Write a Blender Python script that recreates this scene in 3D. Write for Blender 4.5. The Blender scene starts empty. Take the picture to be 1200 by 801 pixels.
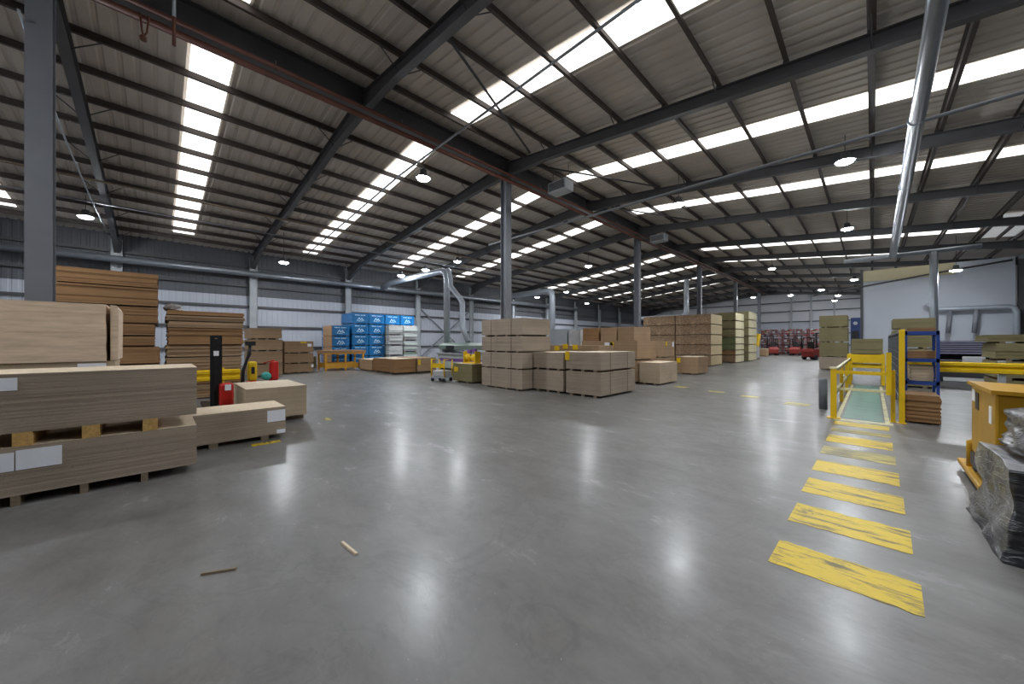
import bpy, bmesh, math, random
from mathutils import Vector, Matrix, noise
R = random.Random(7)
SC = bpy.context.scene
COL = SC.collection
PI = math.pi

# ------------------------------------------------------------------ helpers
def lin(c):
    return tuple((v/255/12.92) if v <= 10 else ((v/255+.055)/1.055)**2.4 for v in c)

class MB:
    def __init__(s): s.bm = bmesh.new()
    def quadbox(s, P, m=0):
        v = [s.bm.verts.new(p) for p in P]
        for f in ((0,3,2,1),(4,5,6,7),(0,1,5,4),(1,2,6,5),(2,3,7,6),(3,0,4,7)):
            s.bm.faces.new([v[i] for i in f]).material_index = m
    def box(s, x0,x1,y0,y1,z0,z1, m=0, top=None):
        n0 = len(s.bm.faces)
        s.quadbox([(x0,y0,z0),(x1,y0,z0),(x1,y1,z0),(x0,y1,z0),(x0,y0,z1),(x1,y0,z1),(x1,y1,z1),(x0,y1,z1)], m)
        if top is not None:
            s.bm.faces.ensure_lookup_table(); s.bm.faces[n0+1].material_index = top
        return s
    def obox(s, c, size, rot=(0,0,0), m=0):
        from mathutils import Euler
        M = Euler(rot).to_matrix(); c = Vector(c); a,b,d = [q/2 for q in size]
        s.quadbox([c+M@Vector(p) for p in ((-a,-b,-d),(a,-b,-d),(a,b,-d),(-a,b,-d),(-a,-b,d),(a,-b,d),(a,b,d),(-a,b,d))], m)
        return s
    def bar(s, p, q, w, h, m=0, up=(0,0,1)):
        p, q = Vector(p), Vector(q); d = (q-p).normalized(); up = Vector(up)
        if abs(d.dot(up)) > .95: up = Vector((0,1,0))
        r = d.cross(up).normalized()*w/2; u = r.cross(d).normalized()*h/2
        s.quadbox([p-r-u,p+r-u,q+r-u,q-r-u,p-r+u,p+r+u,q+r+u,q-r+u], m)
        return s
    def ibeam(s, p, q, w, h, t=.02, tw=.014, m=0):
        p, q = Vector(p), Vector(q); d = (q-p).normalized(); up = Vector((0,0,1))
        if abs(d.dot(up)) > .95: up = Vector((0,1,0))
        r = d.cross(up).normalized(); u = r.cross(d).normalized()
        s.bar(p+u*(h/2-t/2), q+u*(h/2-t/2), w, t, m, up); s.bar(p-u*(h/2-t/2), q-u*(h/2-t/2), w, t, m, up)
        s.bar(p, q, tw, h-2*t, m, up)
        return s
    def tube(s, pts, r, seg=12, m=0, caps=True):
        pts = [Vector(p) for p in pts]; rs = r if isinstance(r, (list, tuple)) else [r]*len(pts)
        rings = []; prev = None
        for i, p in enumerate(pts):
            if i == 0: d = pts[1]-p
            elif i == len(pts)-1: d = p-pts[i-1]
            else: d = (p-pts[i-1]).normalized()+(pts[i+1]-p).normalized()
            d.normalize()
            if prev is None:
                a = Vector((0,0,1)) if abs(d.z) < .9 else Vector((1,0,0))
                u = d.cross(a).normalized()
            else:
                u = (prev - d*prev.dot(d)).normalized()
            prev = u; w = d.cross(u)
            k = 1.0
            if 0 < i < len(pts)-1:
                c = (p-pts[i-1]).normalized().dot((pts[i+1]-p).normalized()); k = 1/max(.5, math.sqrt(max(0, (1+c)/2)))
            rings.append([s.bm.verts.new(p+(u*math.cos(2*PI*j/seg)+w*math.sin(2*PI*j/seg))*rs[i]*(k if k < 1.3 else 1.3)) for j in range(seg)])
        for a, b in zip(rings, rings[1:]):
            for j in range(seg):
                f = s.bm.faces.new((a[j],a[(j+1)%seg],b[(j+1)%seg],b[j])); f.material_index = m; f.smooth = True
        if caps:
            s.bm.faces.new(rings[0][::-1]).material_index = m; s.bm.faces.new(rings[-1]).material_index = m
        return s
    def lathe(s, prof, c=(0,0,0), seg=20, m=0, axis='z'):
        c = Vector(c); rings = []
        for r, z in prof:
            ring = []
            for j in range(seg):
                a = 2*PI*j/seg; x, y = r*math.cos(a), r*math.sin(a)
                v = {'z':(x,y,z),'x':(z,x,y),'y':(x,z,y)}[axis]
                ring.append(s.bm.verts.new(c+Vector(v)))
            rings.append(ring)
        for a, b in zip(rings, rings[1:]):
            for j in range(seg):
                f = s.bm.faces.new((a[j],a[(j+1)%seg],b[(j+1)%seg],b[j])); f.material_index = m; f.smooth = True
        for rg in (rings[0], rings[-1]):
            s.bm.faces.new(rg).material_index = m
        return s
    def prism(s, poly, axis, a0, a1, m=0):
        def P(u, v, a): return {'x':(a,u,v),'y':(u,a,v),'z':(u,v,a)}[axis]
        A = [s.bm.verts.new(P(u,v,a0)) for u, v in poly]; B = [s.bm.verts.new(P(u,v,a1)) for u, v in poly]
        n = len(poly)
        for i in range(n): s.bm.faces.new((A[i],A[(i+1)%n],B[(i+1)%n],B[i])).material_index = m
        s.bm.faces.new(A[::-1]).material_index = m; s.bm.faces.new(B).material_index = m
        return s
    def build(s, name, mats, parent=None, loc=None, bevel=0, rotz=0):
        bmesh.ops.recalc_face_normals(s.bm, faces=s.bm.faces)
        me = bpy.data.meshes.new(name); s.bm.to_mesh(me); s.bm.free()
        for mt in (mats if isinstance(mats, (list, tuple)) else [mats]): me.materials.append(mt)
        o = bpy.data.objects.new(name, me); COL.objects.link(o)
        if parent: o.parent = parent
        if loc: o.location = loc
        if rotz: o.rotation_euler.z = rotz
        if bevel:
            b = o.modifiers.new('b', 'BEVEL'); b.width = bevel; b.segments = 2; b.limit_method = 'ANGLE'
        return o

def tag(o, label, cat, group=None):
    o['label'] = label; o['category'] = cat
    if group: o['group'] = group
    return o
def struct(o): o['kind'] = 'structure'; return o
def thing(name, label, cat, loc=(0,0,0), rotz=0, group=None):
    o = bpy.data.objects.new(name, None); COL.objects.link(o); o.empty_display_size = .2
    o.location = loc; o.rotation_euler.z = rotz
    return tag(o, label, cat, group)
def copy_thing(root, loc, label, rotz=None):
    r = root.copy(); COL.objects.link(r); r.location = loc; r['label'] = label
    if rotz is not None: r.rotation_euler.z = rotz
    for ch in list(root.children):
        c = ch.copy(); COL.objects.link(c); c.parent = r
        for g in list(ch.children):
            d = g.copy(); COL.objects.link(d); d.parent = c
    return r

# ------------------------------------------------------------------ materials
class N:
    def __init__(s, name):
        s.m = bpy.data.materials.new(name); s.m.use_nodes = True; s.t = s.m.node_tree
        s.b = s.t.nodes['Principled BSDF']; s.o = s.t.nodes['Material Output']
        s.tc = s.t.nodes.new('ShaderNodeTexCoord')
    def n(s, typ, **kw):
        nd = s.t.nodes.new(typ)
        for k, v in kw.items():
            if k in nd.inputs.keys(): nd.inputs[k].default_value = v
            else: setattr(nd, k, v)
        return nd
    def l(s, a, b): s.t.links.new(a, b)
    def map(s, scale=(1,1,1), rot=(0,0,0), coord='Object'):
        mp = s.n('ShaderNodeMapping'); mp.inputs['Scale'].default_value = scale; mp.inputs['Rotation'].default_value = rot
        s.l(s.tc.outputs[coord], mp.inputs['Vector']); return mp.outputs['Vector']
    def noise(s, scale, vec=None, detail=4, rough=.55):
        nd = s.n('ShaderNodeTexNoise'); nd.inputs['Scale'].default_value = scale; nd.inputs['Detail'].default_value = detail
        nd.inputs['Roughness'].default_value = rough
        s.l(vec if vec is not None else s.tc.outputs['Object'], nd.inputs['Vector']); return nd.outputs['Fac']
    def ramp(s, fac, stops):
        r = s.n('ShaderNodeValToRGB'); e = r.color_ramp.elements
        while len(e) < len(stops): e.new(.5)
        for el, (p, c) in zip(e, stops):
            el.position = p; el.color = (c, c, c, 1) if isinstance(c, (int, float)) else (*c, 1)
        s.l(fac, r.inputs['Fac']); return r.outputs['Color']
    def mix(s, fac, a, b, mode='MIX'):
        x = s.n('ShaderNodeMix', data_type='RGBA', blend_type=mode)
        for v, k in ((fac, 0), (a, 6), (b, 7)):
            if isinstance(v, (int, float)): x.inputs[k].default_value = v
            elif isinstance(v, tuple): x.inputs[k].default_value = (*v, 1) if len(v) == 3 else v
            else: s.l(v, x.inputs[k])
        return x.outputs[2]
    def math(s, op, a, b=None):
        x = s.n('ShaderNodeMath', operation=op)
        for v, k in ((a, 0), (b, 1)):
            if v is None: continue
            if isinstance(v, (int, float)): x.inputs[k].default_value = v
            else: s.l(v, x.inputs[k])
        return x.outputs[0]
    def bump(s, h, strength=.2, dist=.01):
        b = s.n('ShaderNodeBump'); b.inputs['Strength'].default_value = strength; b.inputs['Distance'].default_value = dist
        s.l(h, b.inputs['Height']); s.l(b.outputs['Normal'], s.b.inputs['Normal'])
    def fin(s, col=None, rough=.6, metal=0, spec=.4):
        if col is not None:
            if isinstance(col, tuple): s.b.inputs['Base Color'].default_value = (*col, 1)
            else: s.l(col, s.b.inputs['Base Color'])
        if isinstance(rough, (int, float)): s.b.inputs['Roughness'].default_value = rough
        else: s.l(rough, s.b.inputs['Roughness'])
        s.b.inputs['Metallic'].default_value = metal; s.b.inputs['Specular IOR Level'].default_value = spec
        return s.m

def paint(name, rgb, rough=.5, metal=0, var=.18, scale=3., bump=0):
    k = N(name); c = lin(rgb)
    f = k.noise(scale, detail=5)
    col = k.mix(k.ramp(f, [(.3, 0.), (.7, 1.)]), tuple(v*(1-var) for v in c), tuple(min(1, v*(1+var)) for v in c))
    if bump: k.bump(k.noise(scale*9), bump, .004)
    return k.fin(col, rough, metal)

def board(name, rgb, pitch=.018, contrast=.22, speck=.25, scale=90.):
    """edges of stacked sheets: fine horizontal layers and chip speckle"""
    k = N(name); c = lin(rgb)
    z = k.n('ShaderNodeSeparateXYZ'); k.l(k.tc.outputs['Object'], z.inputs[0])
    lay = k.math('FRACT', k.math('MULTIPLY', z.outputs[2], 1/pitch))
    line = k.ramp(lay, [(0., .0), (.12, 1.), (.85, 1.), (1., .2)])
    idn = k.math('FLOOR', k.math('MULTIPLY', z.outputs[2], 1/pitch))
    w = k.n('ShaderNodeTexWhiteNoise', noise_dimensions='1D'); k.l(idn, w.inputs['W'])
    tone = k.mix(w.outputs['Value'], tuple(v*(1-contrast*.6) for v in c), tuple(min(1, v*(1+contrast*.6)) for v in c))
    col = k.mix(line, tuple(v*(1-contrast*1.6) for v in c), tone)
    sp = k.ramp(k.noise(scale, k.map((1,1,2.5)), 3, .7), [(.3, 1-speck), (.7, 1+speck*.6)])
    col = k.mix(1., col, sp, 'MULTIPLY')
    big = k.ramp(k.noise(1.3), [(.3, .88), (.7, 1.1)])
    return k.fin(k.mix(1., col, big, 'MULTIPLY'), .75, 0, .25)

def grain(name, rgb, var=.25, stretch=(1.5,12,12), scale=2.5, rough=.6):
    k = N(name); c = lin(rgb)
    f = k.noise(scale, k.map(stretch), 6, .6)
    col = k.mix(k.ramp(f, [(.3, 0.), (.72, 1.)]), tuple(v*(1-var) for v in c), tuple(min(1, v*(1+var)) for v in c))
    return k.fin(col, rough, 0, .3)

def emit(name, rgb, st):
    k = N(name); k.b.inputs['Emission Color'].default_value = (*rgb, 1); k.b.inputs['Emission Strength'].default_value = st
    return k.fin((.8,.8,.8), .5)

M = {}
M['chip'] = board('particleboard_edge', (162,147,130), .018, .2)
M['chip2'] = board('particleboard_edge_pale', (180,162,138), .018, .15)
M['chiptop'] = grain('particleboard_face', (204,186,160), .14, (3,3,3), 8)
M['brown'] = board('mdf_brown_edge', (142,108,74), .022, .2, .12)
M['tan'] = board('mdf_tan_edge', (156,130,102), .022, .2, .12)
M['browntop'] = grain('mdf_face', (146,116,86), .1)
M['pale'] = grain('pale_plywood_face', (204,182,158), .18, (9,1.2,9), 2.2)
M['olive'] = board('green_mdf_edge', (124,116,84), .02, .16, .12)
M['green'] = board('green_board_edge', (112,122,84), .02, .14, .1)
M['osb'] = board('osb_edge', (148,122,96), .03, .3, .75, 9)
M['osbend'] = grain('osb_end', (200,180,140), .2, (1,1,8), 6)
M['cream'] = board('cream_edge', (205,195,160), .03, .12, .1)
M['bearer'] = grain('timber_bearer', (190,152,92), .25, (2,10,10), 3)
M['bearerd'] = grain('grey_timber_bearer', (120,106,88), .25, (2,10,10), 3)
M['paper'] = paint('white_paper', (228,230,236), .6, 0, .03)
M['strap'] = paint('strap_band', (112,98,82), .5)
M['steel'] = paint('grey_painted_steel', (112,115,122), .5, 0, .1, 1.2)
M['dark'] = paint('dark_painted_steel', (72,72,74), .55, 0, .15, 1.)
M['purlin'] = paint('purlin_steel', (70,62,58), .6, 0, .15, .5)
M['galv'] = paint('galvanised_duct', (140,145,152), .38, .7, .1, 2.)
M['galvl'] = paint('pale_duct', (164,171,180), .4, .4, .06, 2.)
M['rust'] = paint('red_oxide_pipe', (92,54,42), .55, 0, .2, 2.)
M['yellow'] = paint('safety_yellow', (214,176,20), .42, 0, .12, 3)
M['ochre'] = paint('machine_yellow', (176,132,26), .42, 0, .12, 3)
M['orange'] = paint('orange_steel', (206,150,48), .45, 0, .12, 3)
M['red'] = paint('machine_red', (178,32,24), .4, 0, .12, 3)
M['fred'] = paint('forklift_red', (124,44,38), .45, 0, .15, 3)
M['black'] = paint('black_plastic', (26,27,30), .45, 0, .2, 5)
M['grey'] = paint('machine_grey', (150,154,158), .5, 0, .08, 2)
M['lgrey'] = paint('pale_machine_panel', (172,180,176), .45, 0, .06, 2)
M['mint'] = paint('mint_machine_panel', (112,126,116), .45, 0, .08, 2)
M['maroon'] = paint('stillage_maroon', (98,46,42), .55, 0, .2, 3)
M['gable'] = paint('gable_cladding', (182,184,190), .55, 0, .06, .5)
M['blue'] = paint('rack_blue', (34,62,128), .42, 0, .15, 3)
M['dblue'] = paint('cabinet_blue', (30,52,98), .45, 0, .15, 3)
M['teal'] = paint('teal_plastic', (60,150,140), .4)
M['mesh'] = paint('guard_mesh_grey', (84,88,92), .5)
M['film'] = paint('white_film', (172,171,172), .35, 0, .12, 4)
M['lilac'] = paint('lilac_slats', (150,150,176), .45, 0, .1)
M['cwall'] = paint('cream_panel', (176,168,138), .6, 0, .05)
M['divider'] = paint('white_divider_panel', (176,181,190), .5, 0, .04, .4)
M['sky'] = emit('rooflight_daylight', (1., .985, .95), 1.9)
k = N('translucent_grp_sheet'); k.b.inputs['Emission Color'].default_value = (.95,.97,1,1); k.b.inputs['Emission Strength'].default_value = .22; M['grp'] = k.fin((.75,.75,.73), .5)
M['lamp'] = emit('led_lens', (.9, .95, 1.), 480.)
M['purple'] = paint('purple_label', (120,80,150), .5)

def m_floor():
    k = N('polished_concrete')
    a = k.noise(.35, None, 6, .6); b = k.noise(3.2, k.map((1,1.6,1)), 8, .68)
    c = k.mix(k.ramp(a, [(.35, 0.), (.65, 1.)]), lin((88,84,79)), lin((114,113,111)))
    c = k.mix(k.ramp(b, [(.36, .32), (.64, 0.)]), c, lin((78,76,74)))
    # swirled trowel and tyre marks
    v = k.n('ShaderNodeTexNoise'); v.inputs['Scale'].default_value = .9; v.inputs['Detail'].default_value = 7; v.inputs['Distortion'].default_value = 2.2
    k.l(k.tc.outputs['Object'], v.inputs['Vector'])
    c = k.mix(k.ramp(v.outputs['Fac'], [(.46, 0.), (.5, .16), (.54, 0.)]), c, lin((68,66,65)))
    fl = k.noise(38., None, 2, .5)
    c = k.mix(k.ramp(fl, [(.74, 0.), (.8, .45)]), c, lin((190,186,178)))
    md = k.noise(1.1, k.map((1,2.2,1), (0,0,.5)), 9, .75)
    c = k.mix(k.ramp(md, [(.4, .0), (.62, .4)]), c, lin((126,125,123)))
    sw = k.n('ShaderNodeTexNoise'); sw.inputs['Scale'].default_value = .55; sw.inputs['Detail'].default_value = 9; sw.inputs['Roughness'].default_value = .7; sw.inputs['Distortion'].default_value = 3.2
    k.l(k.tc.outputs['Object'], sw.inputs['Vector'])
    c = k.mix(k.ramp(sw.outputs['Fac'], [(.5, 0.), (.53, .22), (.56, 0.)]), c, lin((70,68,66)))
    # one saw-cut joint right of the walkway
    s = k.n('ShaderNodeSeparateXYZ'); k.l(k.tc.outputs['Object'], s.inputs[0])
    f = k.math('ABSOLUTE', k.math('SUBTRACT', s.outputs[1], 7.62))
    jm = k.math('MULTIPLY', k.ramp(f, [(0., .5), (.006, .4), (.011, 0.)]), k.ramp(s.outputs[0], [(.2, 0.), (.24, 1.)]))
    c = k.mix(jm, c, lin((60,59,58)))
    rg = k.ramp(b, [(.3, .42), (.7, .52)])
    k.bump(b, .035, .01)
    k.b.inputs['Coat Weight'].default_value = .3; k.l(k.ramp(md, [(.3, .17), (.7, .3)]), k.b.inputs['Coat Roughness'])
    return k.fin(c, rg, 0, .42)
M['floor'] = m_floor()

def m_mark(name, rgb, wear, scuff=.4):
    k = N(name); c = lin(rgb)
    n1 = k.noise(2.2, k.map((.9,5.5,1), (0,0,.75)), 8, .72); n2 = k.noise(16., None, 4)
    col = k.mix(k.ramp(n2, [(.3, 0.), (.7, .3)]), c, tuple(v*.75 for v in c))
    col = k.mix(k.ramp(n1, [(.56-wear*.25, 0.), (.66-wear*.25, scuff+.45)]), col, lin((66,63,58)))
    bl = k.noise(1.7, k.map((1,1,1), (0,0,.3)), 9, .75)
    col = k.mix(k.ramp(bl, [(.58-wear*.12, 0.), (.66-wear*.12, scuff+.35)]), col, lin((74,71,64)))
    return k.fin(col, .5, 0, .4)
M['stripe'] = m_mark('worn_yellow_floor_paint', (206,176,28), .2)
M['stripef'] = m_mark('faded_yellow_floor_paint', (186,170,84), .45, .3)
M['lane'] = m_mark('green_floor_paint', (92,132,116), .2, .1)
M['edge'] = m_mark('pale_yellow_floor_paint', (214,206,160), .3, .2)

def m_roof():
    k = N('roof_liner_sheet'); s = k.n('ShaderNodeSeparateXYZ'); k.l(k.tc.outputs['Object'], s.inputs[0])
    f = k.noise(.5, None, 5); c = k.mix(k.ramp(f, [(.3, 0.), (.7, 1.)]), lin((188,181,173)), lin((204,197,189)))
    return k.fin(c, .7, 0, .2)
M['roof'] = m_roof()
M['rooflight_liner'] = paint('white_liner_sheet', (225,224,216), .6, 0, .05)
M['wallw'] = paint('white_wall_cladding', (166,170,180), .55, 0, .06, .5)
M['wallg'] = paint('grey_wall_cladding', (82,84,89), .55, 0, .08, .5)

def m_wrap():
    k = N('black_stretch_wrap')
    f = k.noise(1.6, k.map((1.3,1.3,4.), (.7,.35,.5)), 9, .62)
    g = k.n('ShaderNodeTexNoise'); g.inputs['Scale'].default_value = 2.2; g.inputs['Detail'].default_value = 5; g.inputs['Distortion'].default_value = 1.4
    k.l(k.map((1,1,5.), (-.6,.4,0)), g.inputs['Vector'])
    ridge = k.math('ABSOLUTE', k.math('SUBTRACT', g.outputs['Fac'], .5))
    rr = k.ramp(ridge, [(0., 1.), (.05, .15), (.12, 0.)])
    c = k.mix(k.ramp(f, [(.42, 0.), (.66, 1.)]), lin((15,16,19)), lin((50,52,57)))
    c = k.mix(k.math('MULTIPLY', rr, .25), c, lin((120,123,130)))  # pale lines along the creases: film highlights put into the colour
    k.bump(k.math('ADD', f, k.math('MULTIPLY', rr, .35)), .7, .04)
    k.b.inputs['Coat Weight'].default_value = .5; k.b.inputs['Coat Roughness'].default_value = .15
    return k.fin(c, .35, 0, .5)
M['wrap'] = m_wrap()
def m_wrapg():
    k = N('grey_stretch_wrap'); f = k.noise(3.5, k.map((2,2,5)), 8, .7)
    c = k.mix(k.ramp(f, [(.4, 0.), (.65, 1.)]), lin((92,93,98)), lin((160,161,166)))
    k.bump(f, .6, .03); return k.fin(c, .3, 0, .6)
M['wrapg'] = m_wrapg()
def m_bluefilm():
    k = N('blue_printed_film'); f = k.noise(5., None, 6, .6)
    c = k.mix(k.ramp(f, [(.3, 0.), (.7, 1.)]), lin((8,80,132)), lin((16,108,166)))
    k.bump(f, .3, .02); return k.fin(c, .3, 0, .5)
M['bluefilm'] = m_bluefilm()
M['bluewhite'] = paint('white_print', (190,215,232), .4, 0, .1, 6)

# ------------------------------------------------------------------ building shell
SPX, WL, WR, Y0, Y1 = -10.9, -28.9, 7.0, -10., 65.
SL = .105
def roofz(x): return 9.46 - SL*abs(x-SPX)
FR = [4.46+6*k for k in range(-2, 11)]            # portal frames
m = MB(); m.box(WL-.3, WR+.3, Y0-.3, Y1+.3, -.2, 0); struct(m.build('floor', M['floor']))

ceil = bpy.data.objects.new('ceiling', None); COL.objects.link(ceil); struct(ceil)
def sheet(xa, xb, ya, yb, lift=0.):
    """profiled liner sheet with ribs running down the slope"""
    m = MB(); pitch = .333; y = ya; rows = []
    prof = []
    while y < yb:
        for dy, dz in ((0,0),(.19,0),(.225,.035),(.30,.035)):
            if y+dy <= yb: prof.append((y+dy, dz))
        y += pitch
    prof.append((yb, 0))
    for x in (xa, xb): rows.append([m.bm.verts.new((x, py, roofz(x)+dz+lift)) for py, dz in prof])
    for i in range(len(prof)-1): m.bm.faces.new((rows[0][i], rows[0][i+1], rows[1][i+1], rows[1][i]))
    return m
sheet(WL-.3, SPX, Y0-.3, Y1+.3).build('roof_sheet', M['roof'], ceil)
sheet(SPX, WR+.3, Y0-.3, Y1+.3).build('roof_sheet', M['roof'], ceil)
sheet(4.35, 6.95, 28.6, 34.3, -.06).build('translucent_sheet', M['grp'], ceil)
for x in (4.35, 5.05, 5.75, 6.45):
    m = MB(); m.box(x-.04, x+.04, 28.6, 34.3, roofz(x)-.22, roofz(x)-.07); m.build('purlin', M['purlin'], ceil)
PX = [SPX+s*(.95+1.42*i) for s in (-1, 1) for i in range(13) if SPX+s*(.95+1.42*i) > WL+.4 and SPX+s*(.95+1.42*i) < WR-.2]
for x in PX:                                       # Z purlins along the building
    z = roofz(x)-.13
    m = MB(); m.box(x-.012, x+.012, Y0, Y1, z-.09, z+.09)
    m.box(x-.012, x+.07, Y0, Y1, z-.1, z-.085); m.box(x-.07, x+.012, Y0, Y1, z+.085, z+.1)
    m.build('purlin', M['purlin'], ceil)
# wind bracing tubes and knee stays under the sheets
def brz(x): return roofz(x)-.3
BR = [((-6.9,4.75,-9.3,10.2),'thin dark brace tube crossing the lower end of the nearest central rooflight'),
 ((-10.2,10.7,-6.8,16.2),'thin dark brace tube in the roof just right of the centre column'),((-10.3,17.2,-7.4,22.2),'thin dark brace tube in the roof right of the second ridge column')]
for (xa, ya, xb, yb), lab in BR:
    m = MB(); m.tube([(xa,ya,brz(xa)),(xb,yb,brz(xb))], .035, 8); tag(m.build('wind_brace', M['dark']), lab, 'brace', 'roof bracing tubes')

# rooflights: translucent panels set between the purlins
wi = 0
for k in range(-2, 10):
    yc = {-2:-4.9, -1:1.05, 0:7.38, 1:13.8, 2:19.95}.get(k, 14+6*k)
    for side in (-1, 1):
        if side > 0 and yc > 39: x0, x1 = SPX+1., -.8
        elif side > 0: x0, x1 = SPX+1., 4.1
        else: x0, x1 = WL+1.9, SPX-1.
        if k == -2 and side > 0: continue
        m = MB(); 
        n = 2
        P = [(x0, yc-.43), (x1, yc-.43), (x1, yc+.43), (x0, yc+.43)]
        m.quadbox([(x, y, roofz(x)-.03) for x, y in P]+[(x, y, roofz(x)-.012) for x, y in P])
        wi += 1; struct(m.build('window_%d' % wi, M['sky']))

ORD = ['first','second','third','fourth','fifth','sixth','seventh','eighth','ninth','tenth','eleventh','twelfth','thirteenth']
def rafter(y, side, label=''):
    """tapered portal rafter: I-section with haunches at the spine and at the eave"""
    xe = WL+.35 if side < 0 else WR-.2
    span = abs(xe-SPX)
    g = .232 if side < 0 else .29; D = .44 if side < 0 else .36
    m = MB(); T = lambda x: roofz(x)-.232-(g-.232)*min(1, abs(x-SPX)/3)
    stations = [(0, .56), (2.2, D), (span-2.6, D), (span, .95 if side < 0 else .5)]
    for (a, da), (b, db) in zip(stations, stations[1:]):
        xa, xb = SPX+side*(a if a else .12), SPX+side*b
        za, zb = T(xa), T(xb)
        for w, (ta, ba), (tb, bb) in ((.2, (0, .02), (0, .02)), (.2, (da-.02, da), (db-.02, db)), (.014, (.02, da-.02), (.02, db-.02))):
            m.quadbox([(xa,y-w/2,za-ba),(xb,y-w/2,zb-bb),(xb,y+w/2,zb-bb),(xa,y+w/2,za-ba),(xa,y-w/2,za-ta),(xb,y-w/2,zb-tb),(xb,y+w/2,zb-tb),(xa,y+w/2,za-ta)])
    for x in PX:                                   # web stiffener stubs / purlin cleats
        if side*(x-SPX) > .3 and abs(x-SPX) < span: m.box(x-.05, x+.05, y-.04, y+.04, T(x)-.005, T(x)+.1)
    for i, x in enumerate(PX):                     # knee stays from the bottom flange up to the purlins
        if side*(x-SPX) > 1.5 and abs(x-SPX) < span-1 and i%2:
            for sy in (-1, 1): m.tube([(x, y+sy*.06, T(x)-D+.02), (x, y+sy*.6, roofz(x)-.2)], .016, 5)
    m.build('rafter', M['dark'], ceil)
for y in FR[1:]: rafter(y, -1, '')
for y in FR[2:]: rafter(y, 1, '')
m = MB(); m.ibeam((SPX,Y0,9.02), (SPX,Y1,9.02), .28, .66, .03, .02)
for y in FR: m.box(SPX-.13, SPX+.13, y-.015, y+.015, 8.72, 9.32)
tag(m.build('spine_beam', M['dark']), 'deep dark steel beam along the ridge carried by the row of columns', 'roof beam')

colnames = ['thick grey steel column at the left edge beside the pale board stack',
 'grey steel column rising behind the four-high brown pack stack', 'steel column behind the packs right of centre, second on the ridge line',
 'steel column standing behind the long timber packs', 'distant steel column rising behind the green board packs',
 'furthest slim ridge column before the end wall']
for k in range(-1, 5):
    y = 10.46+12*k; lab = colnames[k+1]
    c = thing('steel_column', lab, 'column', (SPX, y, 0), 0, 'columns under the ridge beam')
    m = MB(); m.ibeam((0,0,.03), (0,0,8.69), .31, .34, .024, .016); m.build('shaft', M['steel'], c, rotz=PI/2)
    m = MB(); m.box(-.21,.21,-.21,.21,0,.03)
    for sx in (-.18,.18):
        for sy in (-.18,.18): m.lathe([(.02,.03),(.02,.06)], (sx,sy,0), 6)
    m.build('base_plate', M['dark'], c)

# walls
def clad(name, horizontal_axis, a0, a1, pos, z0, z1, mat, depth=.014, pitch=.3):
    m = MB(); prof = []; a = a0
    while a < a1:
        for da, d in ((0,0),(.16,0),(.19,depth),(.27,depth)):
            if a+da < a1: prof.append((a+da, d))
        a += pitch
    prof.append((a1, 0)); rows = []
    for z in (z0, z1):
        zz = lambda q: z
        rows.append([m.bm.verts.new((pos-d, q, z) if horizontal_axis == 'y' else (q, pos+d, z if z < z1 or not callable(z1) else z)) for q, d in prof])
    for i in range(len(prof)-1): m.bm.faces.new((rows[0][i], rows[0][i+1], rows[1][i+1], rows[1][i]))
    return m
wl = clad('w', 'y', Y0, Y1, WL, 0, 8.0, None).build('wall_left', M['wallg']); struct(wl)
m = clad('w', 'y', Y0, Y1, WL+.06, .02, 4.7, None); m.build('lower_cladding', M['wallw'], wl)
for z in (1.3, 2.7, 4.0, 5.35, 6.6):
    m = MB(); m.box(WL+.09, WL+.2, Y0, Y1, z-.07, z+.07); m.build('side_rail', M['dark'], wl)
for y in FR[:-1]:
    m = MB(); m.ibeam((WL+.45,y,0), (WL+.45,y,7.15), .2, .42, .02, .014); m.build('wall_post', M['grey'], wl)
for y in (FR[3]+.2, FR[4]+.2):
    for s in (0, 1):
        m = MB(); m.bar((WL+.35, y+.2, .4 if s else 4.6), (WL+.35, y+5.4, 4.6 if s else .4), .1, .1)
        if y > 13: m.build('cross_brace', M['steel'], wl)
        else: m.bm.free()
def gable(name, y, depth):
    m = MB(); pts = [(WL-.3,0),(WR+.3,0),(WR+.3,roofz(WR+.3)),(SPX,roofz(SPX)),(WL-.3,roofz(WL-.3))]
    m.prism(pts, 'y', y, y+depth); return m.build(name, M['gable'])
wb = struct(gable('wall_back', Y1, .2))
m = MB(); m.box(WL, WR, Y1-.06, Y1-.02, 0, 4.6); m.build('lower_cladding', M['wallw'], wb)
for z in (1.3, 2.9, 4.6, 6.1, 7.4):
    m = MB(); m.box(WL+.4, WR-.2, Y1-.2, Y1-.08, z-.07, z+.07); m.build('side_rail', M['dark'], wb)
for x in (-25, -19.5, -15.2, -8.2, -6.0, -3.6, 1.):
    m = MB(); m.ibeam((x,Y1-.35,0), (x,Y1-.35,roofz(x)-.25), .2, .25, .02, .014); m.build('wall_post', M['grey'], wb)
struct(gable('wall_front', Y0-.2, .2))
m = MB(); m.box(WR, WR+.2, Y0, Y1, 0, roofz(WR)); wr = struct(m.build('wall_right', M['wallg']))
for y in (4.46, 16.46, 28.46, 39.3):
    m = MB(); m.ibeam((WR-.3,y,0), (WR-.3,y,7.0), .2, .36, .02, .014); m.build('wall_post', M['dark'], wr)
m = MB(); m.box(-.57, WR-.55, 39., 39.2, 0, 7.18); dv = struct(m.build('wall_divider', M['divider']))
m = MB(); m.box(-.6, 4.0, 38.94, 38.99, 6.35, 7.18); m.build('cream_band', M['cwall'], dv)
m = MB(); m.box(-.66, -.5, 38.93, 39.27, 0, 7.3); m.build('end_post', M['dark'], dv)
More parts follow.
